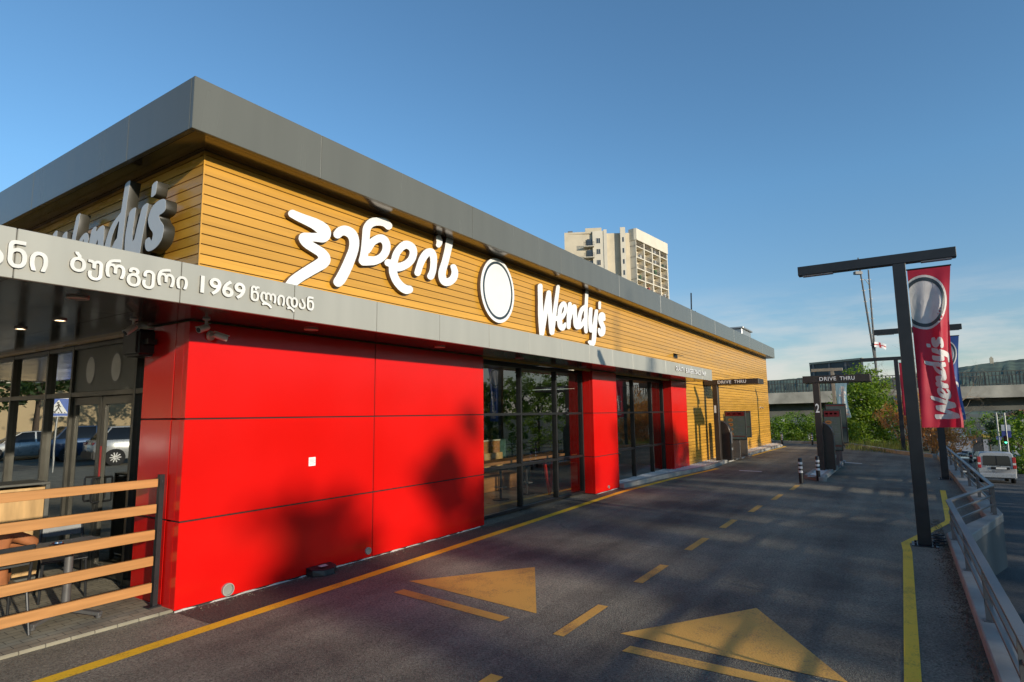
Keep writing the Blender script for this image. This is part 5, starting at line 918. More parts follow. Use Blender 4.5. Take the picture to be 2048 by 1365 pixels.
# ================================================================ things inside, seen through the side glazing
def inside(name, lab, cat, loc): return thing(name, lab, cat, loc)
ct = inside('window_counter', 'long wooden counter on red splayed legs just inside the first glass bay', 'counter', (11.6, 7.6, .045))
MB().box(9.5, 13.6, 7.35, 7.85, 1.0, 1.06).build('countertop', WALNUT, ct, bevel=.006)
for x in (9.95, 13.2):
    for sx in (-1, 1): MB().bar((x, 7.6, .05), (x+sx*.24, 7.6, .999), .07, .05, up=(0, 1, 0)).build('leg', pm('leg_red', (.5, .03, .02), .4), ct)
def stool(lab, loc, proto=None):
    if proto: return copy_tree(proto, lab, loc=loc)
    x, y, z = loc; o = thing('bar_stool', lab, 'stool', loc, group='dark stools inside the glazing')
    MB().lathe((x, y, z), [(.17, .70), (.19, .72), (.18, .75), (.02, .76)], 18).build('seat', BLACK, o, smooth=True)
    MB().lathe((x, y, z), [(.2, 0), (.2, .015), (.03, .03), (.03, .70)], 18).build('pedestal', DARK, o, smooth=True)
    MB().tube([(x+.15*math.cos(a*PI/8), y+.15*math.sin(a*PI/8), z+.3) for a in range(17)], .01, 6).build('foot_ring', GALV, o); return o
s0 = stool('dark bar stool inside, under the counter end next to the red wall', (10.7, 8.15, .045))
stool('dark bar stool inside, at the middle of the window counter', (11.9, 8.2, .045), s0)
stool('dark bar stool inside, at the counter end next to the first red pier', (13.0, 8.15, .045), s0)
pt = inside('booth_partition', 'dark wood booth partition with a cream edge inside the first glass bay', 'partition', (12.5, 9.8, .045))
MB().box(11.6, 14.2, 9.8, 9.86, .05, 1.32).build('wood_panel', WALNUT, pt); MB().box(11.52, 11.599, 9.78, 9.88, .05, 1.36).box(11.52, 14.2, 9.78, 9.88, 1.325, 1.36).build('cream_trim', pm('cream', (.6, .55, .42), .6), pt)
sb = inside('booth_seat', 'orange wood booth seat behind the window counter', 'bench', (13.2, 9.1, .045))
MB().box(12.2, 14.2, 9.2, 9.7, .05, .48).build('seat', WALNUT, sb, bevel=.01); MB().box(12.2, 14.2, 9.7, 9.78, .48, 1.0).build('backrest', OAK, sb, bevel=.01)
for i, (x, y, lab) in enumerate(((11.0, 11.2, 'wooden dining table inside behind the first glass bay'), (17.6, 8.6, 'wooden dining table inside behind the second glass bay'))):
    t = thing('dining_table', lab, 'table', (x, y, .045), group='dining tables inside')
    MB().box(x-.6, x+.6, y-.35, y+.35, .73, .77).build('tabletop', OAK, t, bevel=.006); MB().box(x-.05, x+.05, y-.05, y+.05, .05, .729).build('pedestal', DARK, t)
cb = inside('cabinet', 'tall dark cabinet inside the second glass bay', 'cabinet', (16.6, 9.5, .045)); MB().box(16.1, 17.1, 9.5, 9.95, .05, 1.85).build('carcass', DARK, cb, bevel=.01); MB().box(16.13, 16.59, 9.485, 9.499, .1, 1.8).build('door', FRAME, cb); MB().box(16.61, 17.07, 9.485, 9.499, .1, 1.8).build('door', FRAME, cb)
# ================================================================ trees and shrubs
LEAFG = leaf_mat('leaf_green', (.10, .18, .02), (.22, .30, .04), .45)
LEAFD = leaf_mat('leaf_dark', (.025, .055, .014), (.05, .09, .02), .35)
LEAFY = leaf_mat('leaf_fresh', (.09, .17, .02), (.18, .27, .04), .45)
LEAFR = leaf_mat('leaf_dry', (.36, .16, .06), (.48, .26, .12), .35)
BARK = pm('bark', (.09, .065, .045), .9, 0, .3, 8, bump=.6, bscale=20)
BARKP = pm('bark_pale', (.30, .22, .14), .85, 0, .25, 8)
def leaves(m, centres, n, size, rng, flat=.55, stretch=1.0):
    """leaf faces gathered in clumps spread through the given ellipsoids (centre, radii)"""
    wts = [r[0]*r[1]*r[2] for c, r in centres]; tot = sum(wts)
    for (c, r), w in zip(centres, wts):
        nn = int(n*w/tot); nc = max(4, nn//45)
        for q in range(nc):
            while True:
                p = Vector((rng.uniform(-1, 1), rng.uniform(-1, 1), rng.uniform(-1, 1)))
                if .35 < p.length < 1: break
            p *= rng.uniform(.85, 1.06)
            cl = Vector((c[0]+p.x*r[0], c[1]+p.y*r[1], c[2]+p.z*r[2])); cr_ = rng.uniform(.10, .26)*min(r)+.06
            for _ in range(max(3, nn//nc)):
                d = Vector((rng.gauss(0, 1), rng.gauss(0, 1), rng.gauss(0, .8)))*cr_*.7; o_ = cl+d
                a = Vector((rng.gauss(0, 1), rng.gauss(0, 1), rng.gauss(0, .5)-.25)).normalized(); b = a.cross(Vector((rng.gauss(0, 1), rng.gauss(0, 1), rng.gauss(0, 1)))).normalized()
                s = size*rng.uniform(.6, 1.35)
                m.add([o_-a*s*stretch, o_+b*s*flat, o_+a*s*stretch, o_-b*s*flat], [(0, 1, 2, 3)])
def tree(name, label, base, trunk_h, trunk_r, blobs, n, size, mat=None, seed=1, group=None, bark=None, limbs=6, cat='tree', stretch=1.0, flat=.55):
    rng = random.Random(seed); o = thing(name, label, cat, base, group=group); B = Vector(base)
    m = MB(); top = B+Vector((rng.uniform(-.1, .1), rng.uniform(-.1, .1), trunk_h))
    m.tube([B-Vector((0, 0, .3)), B+(top-B)*.5+Vector((rng.uniform(-.1, .1), rng.uniform(-.1, .1), 0)), top], [trunk_r, trunk_r*.8, trunk_r*.6], 10)
    for k in range(limbs):
        c, r = blobs[k % len(blobs)]; e = B+Vector(c)+Vector((rng.uniform(-.6, .6)*r[0], rng.uniform(-.6, .6)*r[1], rng.uniform(-.2, .6)*r[2])); s = B+(top-B)*rng.uniform(.6, 1)
        md = (s+e)/2+Vector((rng.uniform(-.2, .2), rng.uniform(-.2, .2), .15)); m.tube([s, md, e], [trunk_r*.45, trunk_r*.28, trunk_r*.08], 6)
    m.build('trunk', bark or BARK, o, smooth=True)
    l = MB(); leaves(l, [((B.x+c[0], B.y+c[1], B.z+c[2]), r) for c, r in blobs], n, size, rng, flat, stretch); l.build('crown', mat or LEAFG, o)
    return o
def twigs(name, label, base, h, spread, seed, mat, n0=6, depth=4, r0=.04, group=None, cat='tree', cone=False, leafmat=None, nleaf=0, lsize=.05):
    rng = random.Random(seed); o = thing(name, label, cat, base, group=group); m = MB(); tips = []
    def grow(p, d, L, r, k):
        q = p+d*L*.5+Vector((rng.gauss(0, .06), rng.gauss(0, .06), rng.gauss(0, .03)))*L; e = p+d*L+Vector((rng.gauss(0, .12), rng.gauss(0, .12), rng.gauss(0, .06)))*L
        m.tube([p, q, e], [r, r*.8, r*.55], 5 if r > .012 else 4, cap=False); tips.append(e); tips.append(q)
        if k > 0:
            for _ in range(rng.choice((2, 3, 3))):
                nd = (d+Vector((rng.gauss(0, .55), rng.gauss(0, .55), rng.gauss(.05, .4)))).normalized(); grow(q if rng.random() < .4 else e, nd, L*rng.uniform(.5, .8), max(.004, r*.55), k-1)
    B = Vector(base)
    for i in range(n0):
        a = rng.random()*6.28; tl = rng.uniform(.05, 1)*spread; grow(B+Vector((math.cos(a)*.25*spread, math.sin(a)*.25*spread, -.1)), Vector((math.cos(a)*tl, math.sin(a)*tl, 1)).normalized(), h*rng.uniform(.35, .5), r0, depth)
    m.build('branches', mat, o)
    if nleaf:
        l = MB()
        for _ in range(nleaf):
            p = rng.choice(tips)+Vector((rng.gauss(0, .07), rng.gauss(0, .07), rng.gauss(0, .09)))
            a = Vector((rng.gauss(0, .5), rng.gauss(0, .5), rng.gauss(.4, .7))).normalized(); b = a.orthogonal().normalized(); s = lsize*rng.uniform(.6, 1.4)
            l.add([p-a*s, p+b*s*.3, p+a*s, p-b*s*.3], [(0, 1, 2, 3)])
        l.build('foliage', leafmat, o)
    return o
def gp(px, py, depth):
    p = at(px, py, depth); return Vector((p.x, p.y, ground_z(p.x, p.y)))
# the big green tree behind the far kerb
b = gp(1728, 880, 39.5); z0 = b.z
tree('broadleaf_tree', 'big bright green leafy tree beyond the kerb, behind the lintel numbered 2', b, 3.4, .13,
     [((0, 0, 3.4-z0-1.2), (1.9, 1.9, 1.8)), ((-1.1, 1.0, 2.0-z0-1.2), (1.6, 1.5, 1.5)), ((1.1, -.9, 2.4-z0-1.2), (1.6, 1.5, 1.6)), ((.5, -.3, 5.0-z0-1.2), (1.3, 1.3, 1.4)), ((1.2, -1.0, 4.2-z0-1.2), (1.1, 1.1, 1.3)), ((-1.5, 1.5, .9-z0-1.2), (1.3, 1.2, 1.1)), ((1.5, -1.4, .8-z0-1.2), (1.2, 1.2, 1.1)), ((0, 0, .4-z0-1.2), (2.0, 1.9, 1.0))], 19000, .10, LEAFG, 5)
for i, (px, d, w, h, lab, mt) in enumerate(((1552, 50, 1.7, 2.6, 'fresh green bush beyond the far kerb right beside the yellow wall corner', LEAFY), (1592, 51, 1.9, 2.3, 'fresh green rounded bush beyond the kerb between the wall corner and the post numbered 2', LEAFY), (1634, 50, 1.7, 2.0, 'darker green bush beyond the kerb directly behind the post numbered 2', LEAFG))):
    b = gp(px, 880, d); zt = 1.75-b.z
    tree('roadside_bush', lab, b, .9, .06, [((0, 0, zt-1.0), (w, w, 1.1)), ((.5*w, -.4*w, zt-1.5), (w*.8, w*.8, 1.2)), ((-.6*w, .5*w, zt-1.9), (w*.9, w*.9, 1.3)), ((0, 0, .6), (w, w, .9))], 5200, .085, mt, 20+i, 'bushes beyond the far kerb', cat='bush', limbs=4)
# dried orange conifer and bare shrubs by the end of the parapet
for i, (px, d, h, lab) in enumerate(((1826, 31.5, 3.5, 'dried out orange brown conifer beside the lamp post in front of the green tree'), (1868, 30.5, 3.3, 'dried orange brown shrub under the bottom edge of the red banner'))):
    b = gp(px, 905, d); b.z = max(b.z, -1.2)
    twigs('dry_conifer', lab, b, h, .34, 31+i, BARKP, 7, 4, .035, 'dried out conifers by the kerb', leafmat=LEAFR, nleaf=3600, lsize=.075)
b = gp(1915, 900, 33); b.z = -1.3
twigs('bare_tree', 'leafless pale branched tree at the end of the parapet beside the banners', b, 6.2, .55, 40, BARKP, 5, 5, .05)
b = gp(1800, 885, 40); b.z = -1.0
twigs('bare_tree', 'thin leafless treetop rising above the green tree behind the tall lamp post', b, 6.0, .16, 41, pm('twig_grey', (.14, .11, .09), .9), 4, 5, .045)
# green mass on the other side of the street
for i, (px, py, d, blobs, lab, mt, n, cat) in enumerate((
    (2046, 935, 52, [((0, 0, 1.0), (1.6, 1.6, 1.1)), ((1.2, -1.2, 1.3), (1.6, 1.6, 1.3)), ((1.6, -3.2, 1.5), (2.0, 2.0, 1.6))], 'bright green hedge bush on the verge past the silver van', LEAFY, 4200, 'bush'),
    (2042, 900, 70, [((0, 0, 3.0), (2.4, 2.4, 2.6)), ((1.5, -2, 4.6), (2.4, 2.4, 2.4)), ((2, -5, 4.0), (3, 3, 3))], 'dark green tree on the verge behind the hedge bush and sign pole', LEAFG, 4600, 'tree'),
    (1975, 850, 120, [((0, 0, 7), (5, 5, 3.2)), ((5, -6, 6.5), (5, 5, 4)), ((-5, 6, 6.5), (5, 5, 3))], 'sunlit yellow green tree behind the lower street bridge', LEAFY, 4200, 'tree'),
    (2015, 850, 90, [((0, 0, 5.5), (3, 3, 3.6)), ((2.5, -4, 6), (3, 3, 3.6)), ((0, 0, 2.5), (2.4, 2.4, 2.4))], 'very dark tall tree under the overpass beside the sign pole', LEAFD, 4600, 'tree'))):
    b = gp(px, py, d); b.z = ground_z(b.x, b.y)
    tree('verge_tree' if cat == 'tree' else 'verge_bush', lab, b, max(1.0, blobs[0][0][2]*.8), .16, blobs, n, .10 if d < 60 else .19, mt, 60+i, cat=cat, limbs=5)
for i, (px, d, lab) in enumerate(((1575, 85, 'distant pale green tree under the overpass beside the wall corner'), (1632, 95, 'distant tree under the overpass behind the post numbered 2'), (1690, 90, 'distant tree below the overpass behind the big green tree'))):
    b = gp(px, 860, d); tree('distant_tree', lab, b, 2.5, .2, [((0, 0, 3.5), (2.6, 2.6, 2.2)), ((2, -1.5, 3), (2.4, 2.4, 2)), ((-2, 2, 3), (2.4, 2.4, 2))], 2600, .17, LEAFG, 80+i, 'distant trees below the overpass', limbs=4)
# grass on the bank beyond the kerb
gr = MB(); rg = random.Random(8)
for _ in range(26000):
    x = rg.uniform(32.5, 49); y = rg.uniform(-1.0, 15)
    edge = 31.8+.95*max(0, y+.9) if y < 2.7 else 40.3+(y-2.7)*.25
    if x < edge+.35: continue
    if y < -.6: continue
    z = ground_z(x, y) if x > 41.6 else -.05
    h = rg.uniform(.12, .42)*(1 if rg.random() < .8 else 1.5); a = rg.random()*6.28; dx, dy = math.cos(a)*.012, math.sin(a)*.012; lx, ly = rg.gauss(0, .09), rg.gauss(0, .09)
    gr.add([(x-dx, y-dy, z), (x+dx, y+dy, z), (x+lx, y+ly, z+h)], [(0, 1, 2)])
o = gr.build('grass', leaf_mat('grass_blade', (.10, .13, .03), (.20, .21, .06), .4)); o['kind'] = 'stuff'
struct(MB().prism([(31.45, -1.0), (33.55, .35), (36.1, 1.35), (40.3, 2.95), (41.2, 5), (41.65, 8), (41.65, 30), (43, 30), (43, -1.0)], -.6, -.06).build('verge_ground', pm('verge_soil', (.075, .08, .035), .95, 0, .35, 1)))

# ================================================================ across the street: the tree row that shades the lane (outside the frame, seen in the glass)
row = []
def shade_tree(x, y, top, w, seed, lab, mat=LEAFG, n=5200, size=.12, bottom=1.2, narrow=1.0):
    z = ground_z(x, y); rng = random.Random(seed); H = top-z; bl = []
    bl.append(((0, 0, H-.55*w), (w*.62*narrow, w*.62, w*.6)))
    for k in range(4):
        a = k*PI/2+rng.random(); bl.append(((math.cos(a)*w*.5*narrow, math.sin(a)*w*.5, H-w*rng.uniform(.9, 1.3)), (w*.6*narrow, w*.6, w*.55)))
    zz = H-1.7*w
    while zz > bottom+.3: bl.append(((rng.uniform(-.2, .2)*w, rng.uniform(-.2, .2)*w, zz), (w*.85*narrow, w*.8, w*.5))); zz -= w*.75
    return tree('street_tree', lab, (x, y, z), H*.6, .16, bl, n, size, mat, seed, 'leafy trees across the street')

# a row of tall trees well beyond the street: top = height above the lane, placed so that its soft shade falls where the photograph has it
SPEC = [(-10.1, -34, 13.3, 2.0), (-4.9, -34.5, 8.7, 1.8), (-3.9, -33.5, 11.2, 1.1), (-1.0, -34, 12.1, 1.4), (1.2, -34.5, 11.3, 2.2), (4.0, -34, 10.7, 2.2), (7.0, -35, 11.0, 2.0), (8.6, -34, 13.2, 1.4), (10.8, -34.5, 12.6, 1.7),
        (13.6, -34, 11.0, 2.0), (16.8, -34.5, 10.8, 2.2), (20.4, -34, 10.4, 2.3), (24.5, -34.5, 9.8, 2.4), (29, -34, 9.3, 2.4)]
names = ['tall street tree whose shadow falls at the outer end of the canopy', 'low street tree across from the patio', 'narrow street tree opposite the joint of the large red wall', 'street tree opposite the inner half of the large red wall', 'broad street tree opposite the first glass bay', 'street tree opposite the middle of the first glass bay', 'street tree opposite the first red pier', 'slender tall street tree opposite the second glass bay', 'tall street tree opposite the far end of the canopy', 'street tree opposite the second red pier', 'street tree opposite the order speakers', 'street tree opposite the menu stands', 'lower street tree past the menu stands', 'low street tree opposite the far end of the yellow wall']
for i, ((x, y, t, w), nm) in enumerate(zip(SPEC, names)): shade_tree(x, y, t, w, 200+i, nm, n=2700, size=.2, bottom=1.0)
z = ground_z(5.6, -30)
tree('street_conifer', 'narrow pointed conifer across the street whose shadow falls on the yellow boards', (6.6, -33, z), 12, .18, [((0, 0, 14.9-z-1.0*k), (.10+.12*k, .10+.12*k, .75)) for k in range(12)], 5200, .13, LEAFD, 320, limbs=3)
hg = MB(); rng = random.Random(77)  # unseen hedge, added and raised to keep sun off the lane
leaves(hg, [((x, -35.5+rng.uniform(-.4, .4), 3.2+rng.uniform(-.5, .5)), (2.4, 1.2, 5.2 if x < -2 else 6.2)) for x in range(-22, 36, 3)], 17000, .3, rng)
tag(hg.build('shade_hedge', LEAFD, at_=(6, -35.5, -1)), 'unseen tall hedge added behind the tree row to shade the lane', 'hedge')
for i, (x, y, t, w, nm) in enumerate(((17, -11.5, 4.7, 1.4, 'leafy tree on the verge opposite the first red pier'), (20, -12.3, 5.0, 1.5, 'leafy tree on the verge opposite the second glass bay'), (23.5, -11.8, 4.9, 1.5, 'leafy tree on the verge opposite the order speakers'), (26, -13, 5.6, 1.6, 'bushy tree on the verge opposite the menu stands'), (28.5, -10.6, 4.8, 1.5, 'leafy tree on the verge mirrored in the first glass bay'), (31, -11.5, 5.0, 1.5, 'fuller leafy tree on the verge mirrored in the first glass bay'), (35.5, -11.2, 5.0, 1.6, 'leafy tree on the verge mirrored beside the first red pier'), (40, -11.5, 5.6, 1.8, 'leafy tree on the verge farther along the street'), (44, -12.2, 6.2, 2.0, 'big leafy verge tree mirrored in the middle pane column'), (48, -12.8, 6.4, 2.0, 'big leafy verge tree mirrored next to the first red pier'), (52.5, -12.6, 6.4, 2.0, 'leafy verge tree beside the descending street'), (57, -13, 6.6, 2.1, 'last leafy verge tree beside the descending street'))):
    shade_tree(x, y, t, w, 240+i, nm, LEAFY, 4200, .10, .8)


# ================================================================ overpass and the things beyond
def bridge(label, A, Bp, ztop, zbot, w=9, rail=1.15, name='overpass', bays=46):
    A, Bp = Vector((A[0], A[1], 0)), Vector((Bp[0], Bp[1], 0)); d = (Bp-A); L = d.length; d.normalize(); q = Vector((-d.y, d.x, 0))
    if q.dot(Vector((1, .6, 0))) < 0: q = -q
    o = thing(name, label, 'bridge', (A+Bp)/2+Vector((0, 0, zbot[0])))
    def slab(nm, o0, o1, za, zb_, mat, bevel=0):
        m = MB(); P4 = [A+q*o0, Bp+q*o0, Bp+q*o1, A+q*o1]; zz = [0, 1, 1, 0]
        m.add([p+Vector((0, 0, za[k])) for p, k in zip(P4, zz)]+[p+Vector((0, 0, zb_[k])) for p, k in zip(P4, zz)], [(3,2,1,0),(4,5,6,7),(0,1,5,4),(1,2,6,5),(2,3,7,6),(3,0,4,7)]); return m.build(nm, mat, o)
    def off(z, dz): return (z[0]+dz, z[1]+dz)
    zr = ztop; zdk = off(ztop, -rail); zf = off(zdk, -1.0); zb = zbot
    slab('deck_edge', 0, w, zf, zdk, pm('bridge_concrete', (.34, .32, .27), .9, 0, .35, .8, bump=.4, bscale=6))
    slab('girder', 1.3, w-1.3, zb, off(zf, -.004), pm('bridge_girder_shaded', (.12, .12, .105), .9, 0, .3, .7))  # tree shade on the girder is put into its darker colour
    for side in (.15, w-.15):
        m = MB(); n = int(L/.26)
        for z_, h_ in ((0, .07), (-rail+.12, .05)): m.bar(A+q*side+Vector((0, 0, zr[0]+z_)), Bp+q*side+Vector((0, 0, zr[1]+z_)), .06, h_)
        for i in range(n+1):
            t = i/n; p = A+(Bp-A)*t+q*side; z = zr[0]+(zr[1]-zr[0])*t; wd = .10 if i % 9 == 0 else .05
            m.box(p.x-wd/2, p.x+wd/2, p.y-wd/2, p.y+wd/2, z-rail, z-.03)
        m.build('railing', pm('rail_dark', (.05, .052, .045), .6), o)
    for t in (.03, .44, .97):
        p = A+(Bp-A)*t+q*(w/2); m = MB()
        for k in (-2.6, 2.6):
            c = p+q*k; m.lathe((c.x, c.y, -9), [(.55, 0), (.55, 9+zb[0]+(zb[1]-zb[0])*t-.004)], 16)
        m.build('pier', CONCD, o, smooth=True)
    return o
pa, pb = at(1380, 800, 56.8), at(2330, 800, 44.5)
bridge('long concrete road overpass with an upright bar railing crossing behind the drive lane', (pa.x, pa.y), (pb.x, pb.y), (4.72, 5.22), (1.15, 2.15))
pa, pb = at(1870, 870, 190), at(2030, 870, 180)
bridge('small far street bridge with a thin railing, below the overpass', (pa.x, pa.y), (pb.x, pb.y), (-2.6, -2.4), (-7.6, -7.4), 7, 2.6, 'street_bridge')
# billboard structure on the overpass side
pa, pb = at(1621, 740, 64), at(1727, 738, 60); bbz0, bbz1 = 4.9, 6.95
bb = thing('billboard', 'large dark grey billboard seen from behind above the overpass railing', 'billboard', ((pa.x+pb.x)/2, (pa.y+pb.y)/2, -3))
m = MB(); m.bar((pa.x, pa.y, (bbz0+bbz1)/2), (pb.x, pb.y, (bbz0+bbz1)/2+.15), .25, bbz1-bbz0); m.build('panel', pm('billboard_back', (.075, .085, .08), .7, 0, .2, .6), bb)
m = MB(); m.bar((pa.x, pa.y, bbz1+.12), (pb.x, pb.y, bbz1+.27), .5, .2); m.build('top_rail', pm('billboard_rail', (.34, .31, .22), .6), bb)
m = MB()
for t in (.04, .35, .66, .96): p = pa+(pb-pa)*t; m.bar((p.x-.2, p.y-.12, -4), (p.x-.2, p.y-.12, bbz1), .18, .18)
m.build('frame_post', GREY, bb)
# leaning mast with a flag
p = at(1752, 735, 72); pv = Vector((p.x, p.y, ground_z(p.x, p.y)))
ms = thing('radio_mast', 'tall twin pole mast, one pole leaning, rising behind the green tree', 'mast', pv)
dirv = at(1736.5, 540, 72)-p; lean = at(1716, 516, 72)-p
MB().tube([pv, p, p+dirv], [.15, .13, .08], 8).build('upright_pole', GREY, ms, smooth=True)
MB().tube([p-lean*.1, p+lean*.5, p+lean], [.12, .11, .08], 8).build('leaning_pole', GREY, ms, smooth=True)
m = MB()
for k in range(9):
    for base_, v in ((p, dirv), (p, lean)):
        c = base_+v*(.1+.1*k); m.bar(c-_R*.22, c+_R*.22, .07, .07)
m.build('step_bolt', GREY, ms)
c = p+lean*.86; MB().bar(c-_R*.75, c+_R*.1, .5, .35).build('floodlight', DARK, ms)
c1, c2 = p+lean*.80, p+dirv*.84; MB().tube([c1, (c1+c2)/2+Vector((0, 0, .35)), c2], .04, 6).build('cable_loop', DARK, ms)
fl = thing('flag', 'small white flag with a red cross flying from the mast', 'flag', at(1749, 690, 71.5))
fm = MB(); n = 14; FS = .62; fo = at(1749, 684, 71.5)
def fp_(u, v): return fo+(_R*(2.1*u)+Vector((0, 0, -1.05*v-.55*u*u))+_f*(.22*math.sin(5*u+v)))*FS
for i in range(n):
    for j in range(10):
        u0, u1, v0, v1 = i/n, (i+1)/n, j/10, (j+1)/10; red = 1 if (.4 <= v0 < .6 or .42 <= u0 < .56) else 0
        fm.poly([fp_(u0, v1), fp_(u1, v1), fp_(u1, v0), fp_(u0, v0)], red)
        fm.mi[-1] = red
fm.build('cloth', [pm('flag_white', (.75, .74, .72), .7), pm('flag_red', (.5, .03, .03), .7)], fl, smooth=True)

# apartment tower
def plan(px, d): p = at(px, 700, d); return Vector((p.x, p.y, 0))
TW = thing('apartment_tower', 'tall pale apartment tower with loggias rising behind the roof edge', 'apartment building', plan(1240, 165)+Vector((0, 0, -2)))
TWALL = pm('tower_wall', (.60, .52, .38), .9, 0, .10, .4); TWHITE = pm('tower_white', (.66, .60, .48), .85, 0, .06, .5); TDARK = pm('tower_glass', (.05, .06, .07), .15)
A_, B_, C_ = plan(1134, 157.5), plan(1279, 155.5), plan(1342, 171); D_ = A_+(C_-B_)
ZT = 51.0
fu = (B_-A_).normalized(); fn_ = Vector((fu.y, -fu.x, 0)); 
if fn_.dot(-_f) < 0: fn_ = -fn_
LN = (B_-A_).length; ru_ = (C_-B_).normalized(); rn = Vector((ru_.y, -ru_.x, 0)); LR = (C_-B_).length
if rn.dot(_R) < 0: rn = -rn
def q2(base, u, n_, a, b, o0, o1): return [tuple((base+u*a+n_*o0)[:2]), tuple((base+u*b+n_*o0)[:2]), tuple((base+u*b+n_*o1)[:2]), tuple((base+u*a+n_*o1)[:2])]
m = MB(); m.prism([tuple(p[:2]) for p in (A_, B_-rn*1.7, C_-rn*1.7, D_)], -3, ZT-.3)
m.prism(q2(A_, fu, fn_, 0, LN*.50, -8, -.02), ZT-.298, ZT+.2)
m.prism(q2(A_, fu, fn_, LN*.30, LN*.53, -7, .0), ZT+.2, ZT+1.2)
m.build('wall', TWALL, TW)
m = MB(); m.prism(q2(A_, fu, fn_, LN*.555, LN*.60, -.5, .5), -3, ZT+.5); m.prism(q2(A_, fu, fn_, LN*.79, LN*.86, -.5, .6), -3, ZT+.9); m.prism(q2(A_, fu, fn_, LN*.40, LN*.56, -.4, .35), -3, ZT+.2); m.build('pilaster', TWHITE, TW)
m = MB()
m.prism([tuple((B_-fu*.4)[:2]), tuple((B_+rn*.4)[:2]), tuple((C_+rn*.4)[:2]), tuple((C_-rn*2)[:2]), tuple((B_-rn*2)[:2])], ZT-2.6, ZT+.6)
m.build('roof_band', TWHITE, TW)
ST = 3.05
for k in range(9):
    zf = ZT-4.2-ST*k
    fb = zf+1.0
    w = MB().prism(q2(A_, fu, fn_, LN*.455, LN*.505, .30, .42), fb, fb+1.35).build('window', TDARK, TW)
    MB().prism(q2(A_, fu, fn_, LN*.4515, LN*.455, .30, .45), fb-.06, fb+1.4).prism(q2(A_, fu, fn_, LN*.505, LN*.5085, .30, .45), fb-.06, fb+1.4).prism(q2(A_, fu, fn_, LN*.479, LN*.4815, .30, .45), fb, fb+1.35).build('frame', TWHITE, w)
    MB().prism(q2(A_, fu, fn_, LN*.815, LN*.838, .58, .63), fb, fb+1.3).build('window', TDARK, TW)
    bl = MB().prism(q2(A_, fu, fn_, LN*.27, LN*.42, -.3, 1.5), zf-.12, zf+.06).build('balcony', TWHITE, TW)
    r = MB(); 
    for t in range(16):
        a_ = LN*(.272+.0098*t); r.prism(q2(A_, fu, fn_, a_, a_+.05, 1.40, 1.45), zf+.06, zf+1.1)
    r.prism(q2(A_, fu, fn_, LN*.27, LN*.42, 1.40, 1.46), zf+1.1, zf+1.16); r.build('balustrade', FRAME, bl)
    MB().prism(q2(A_, fu, fn_, LN*.32, LN*.40, -.05, .04), zf+.07, zf+2.3).build('balcony_door', TDARK, bl)
    # loggias on the long side
    s = MB().prism(q2(B_, ru_, rn, 0, LR, -1.7, .02), zf-.14, zf+.14).build('loggia_slab', TWHITE, TW)
    r = MB()
    for t in range(60): r.prism(q2(B_, ru_, rn, LR*(t/60), LR*(t/60)+.05, -.1, -.05), zf+.14, zf+1.1)
    r.prism(q2(B_, ru_, rn, 0, LR, -.11, -.04), zf+1.1, zf+1.16); r.build('balustrade', GREY, s)
    rr_ = random.Random(k); r = MB()
    for t in range(4):
        a_ = LR*(.04+.25*t+.02); r.prism(q2(B_, ru_, rn, a_, a_+1.3, -1.68, -1.55), zf+.14, zf+2.3)
        if rr_.random() < .55: c_ = LR*(.04+.25*t)+rr_.uniform(1.2, 2.4); r.prism(q2(B_, ru_, rn, c_, c_+rr_.uniform(.5, 1.3), -.9, -.3), zf+.14, zf+rr_.uniform(.9, 1.9), rr_.choice((1, 2, 3)))
    r.build('loggia_clutter', [TDARK, pm('cloth_red', (.3, .06, .05), .8), WHITE, pm('awning_green', (.06, .16, .05), .7)], s)
for t in range(5):
    m = MB().prism(q2(B_, ru_, rn, max(0, LR*.25*t-.25), LR*.25*t+.25, -1.7, .10), -3, ZT-2.6).build('loggia_fin', TWHITE, TW)
MB().prism(q2(A_, fu, fn_, LN*.05, LN*.12, -3, -2), ZT+.2, ZT+1.2).build('roof_vent', GREY, TW)

# hills on the skyline
def ridge(label, pts, d0, d1, seed, mat):
    rng = random.Random(seed); m = MB(); n = 160; rows = 14; L = []
    for i in range(n+1):
        t = i/n*(len(pts)-1); k = min(int(t), len(pts)-2); px = pts[k][0]+(pts[k+1][0]-pts[k][0])*(t-k); py = pts[k][1]+(pts[k+1][1]-pts[k][1])*(t-k)+rng.gauss(0, .35); L.append((px, py))
    for j in range(rows+1):
        s = j/rows
        for px, py in L:
            top = at(px, py, d1); bot = at(px, 830, d0); b_ = Vector((bot.x, bot.y, -16)); p = b_+(top-b_)*s; p.z = -16+(top.z+16)*(s**1.25)+rng.gauss(0, 2.5)*(1-s)*s*4; m.v.append(p)
    m.f = [(j*(n+1)+i, j*(n+1)+i+1, (j+1)*(n+1)+i+1, (j+1)*(n+1)+i) for j in range(rows) for i in range(n)]; m.mi = [0]*len(m.f)
    return struct(m.build(label, mat, smooth=True))
HILL = pm('hill_scrub', (.085, .115, .075), .95, 0, .45, .012)
ridge('hills', [(1250, 790), (1420, 772), (1500, 764), (1560, 760), (1620, 755), (1680, 762), (1760, 760), (1850, 744), (1900, 738), (1960, 729), (2048, 718), (2200, 712), (2500, 740)], 1500, 2600, 3, HILL)
p = at(1983, 722, 2450); lt = thing('hilltop_tower', 'tiny square tower on the skyline hill', 'tower', p); MB().box(p.x-6, p.x+6, p.y-6, p.y+6, p.z-12, p.z+12).box(p.x-3, p.x+3, p.y-3, p.y+3, p.z+12, p.z+17).build('tower_body', TWALL, lt)

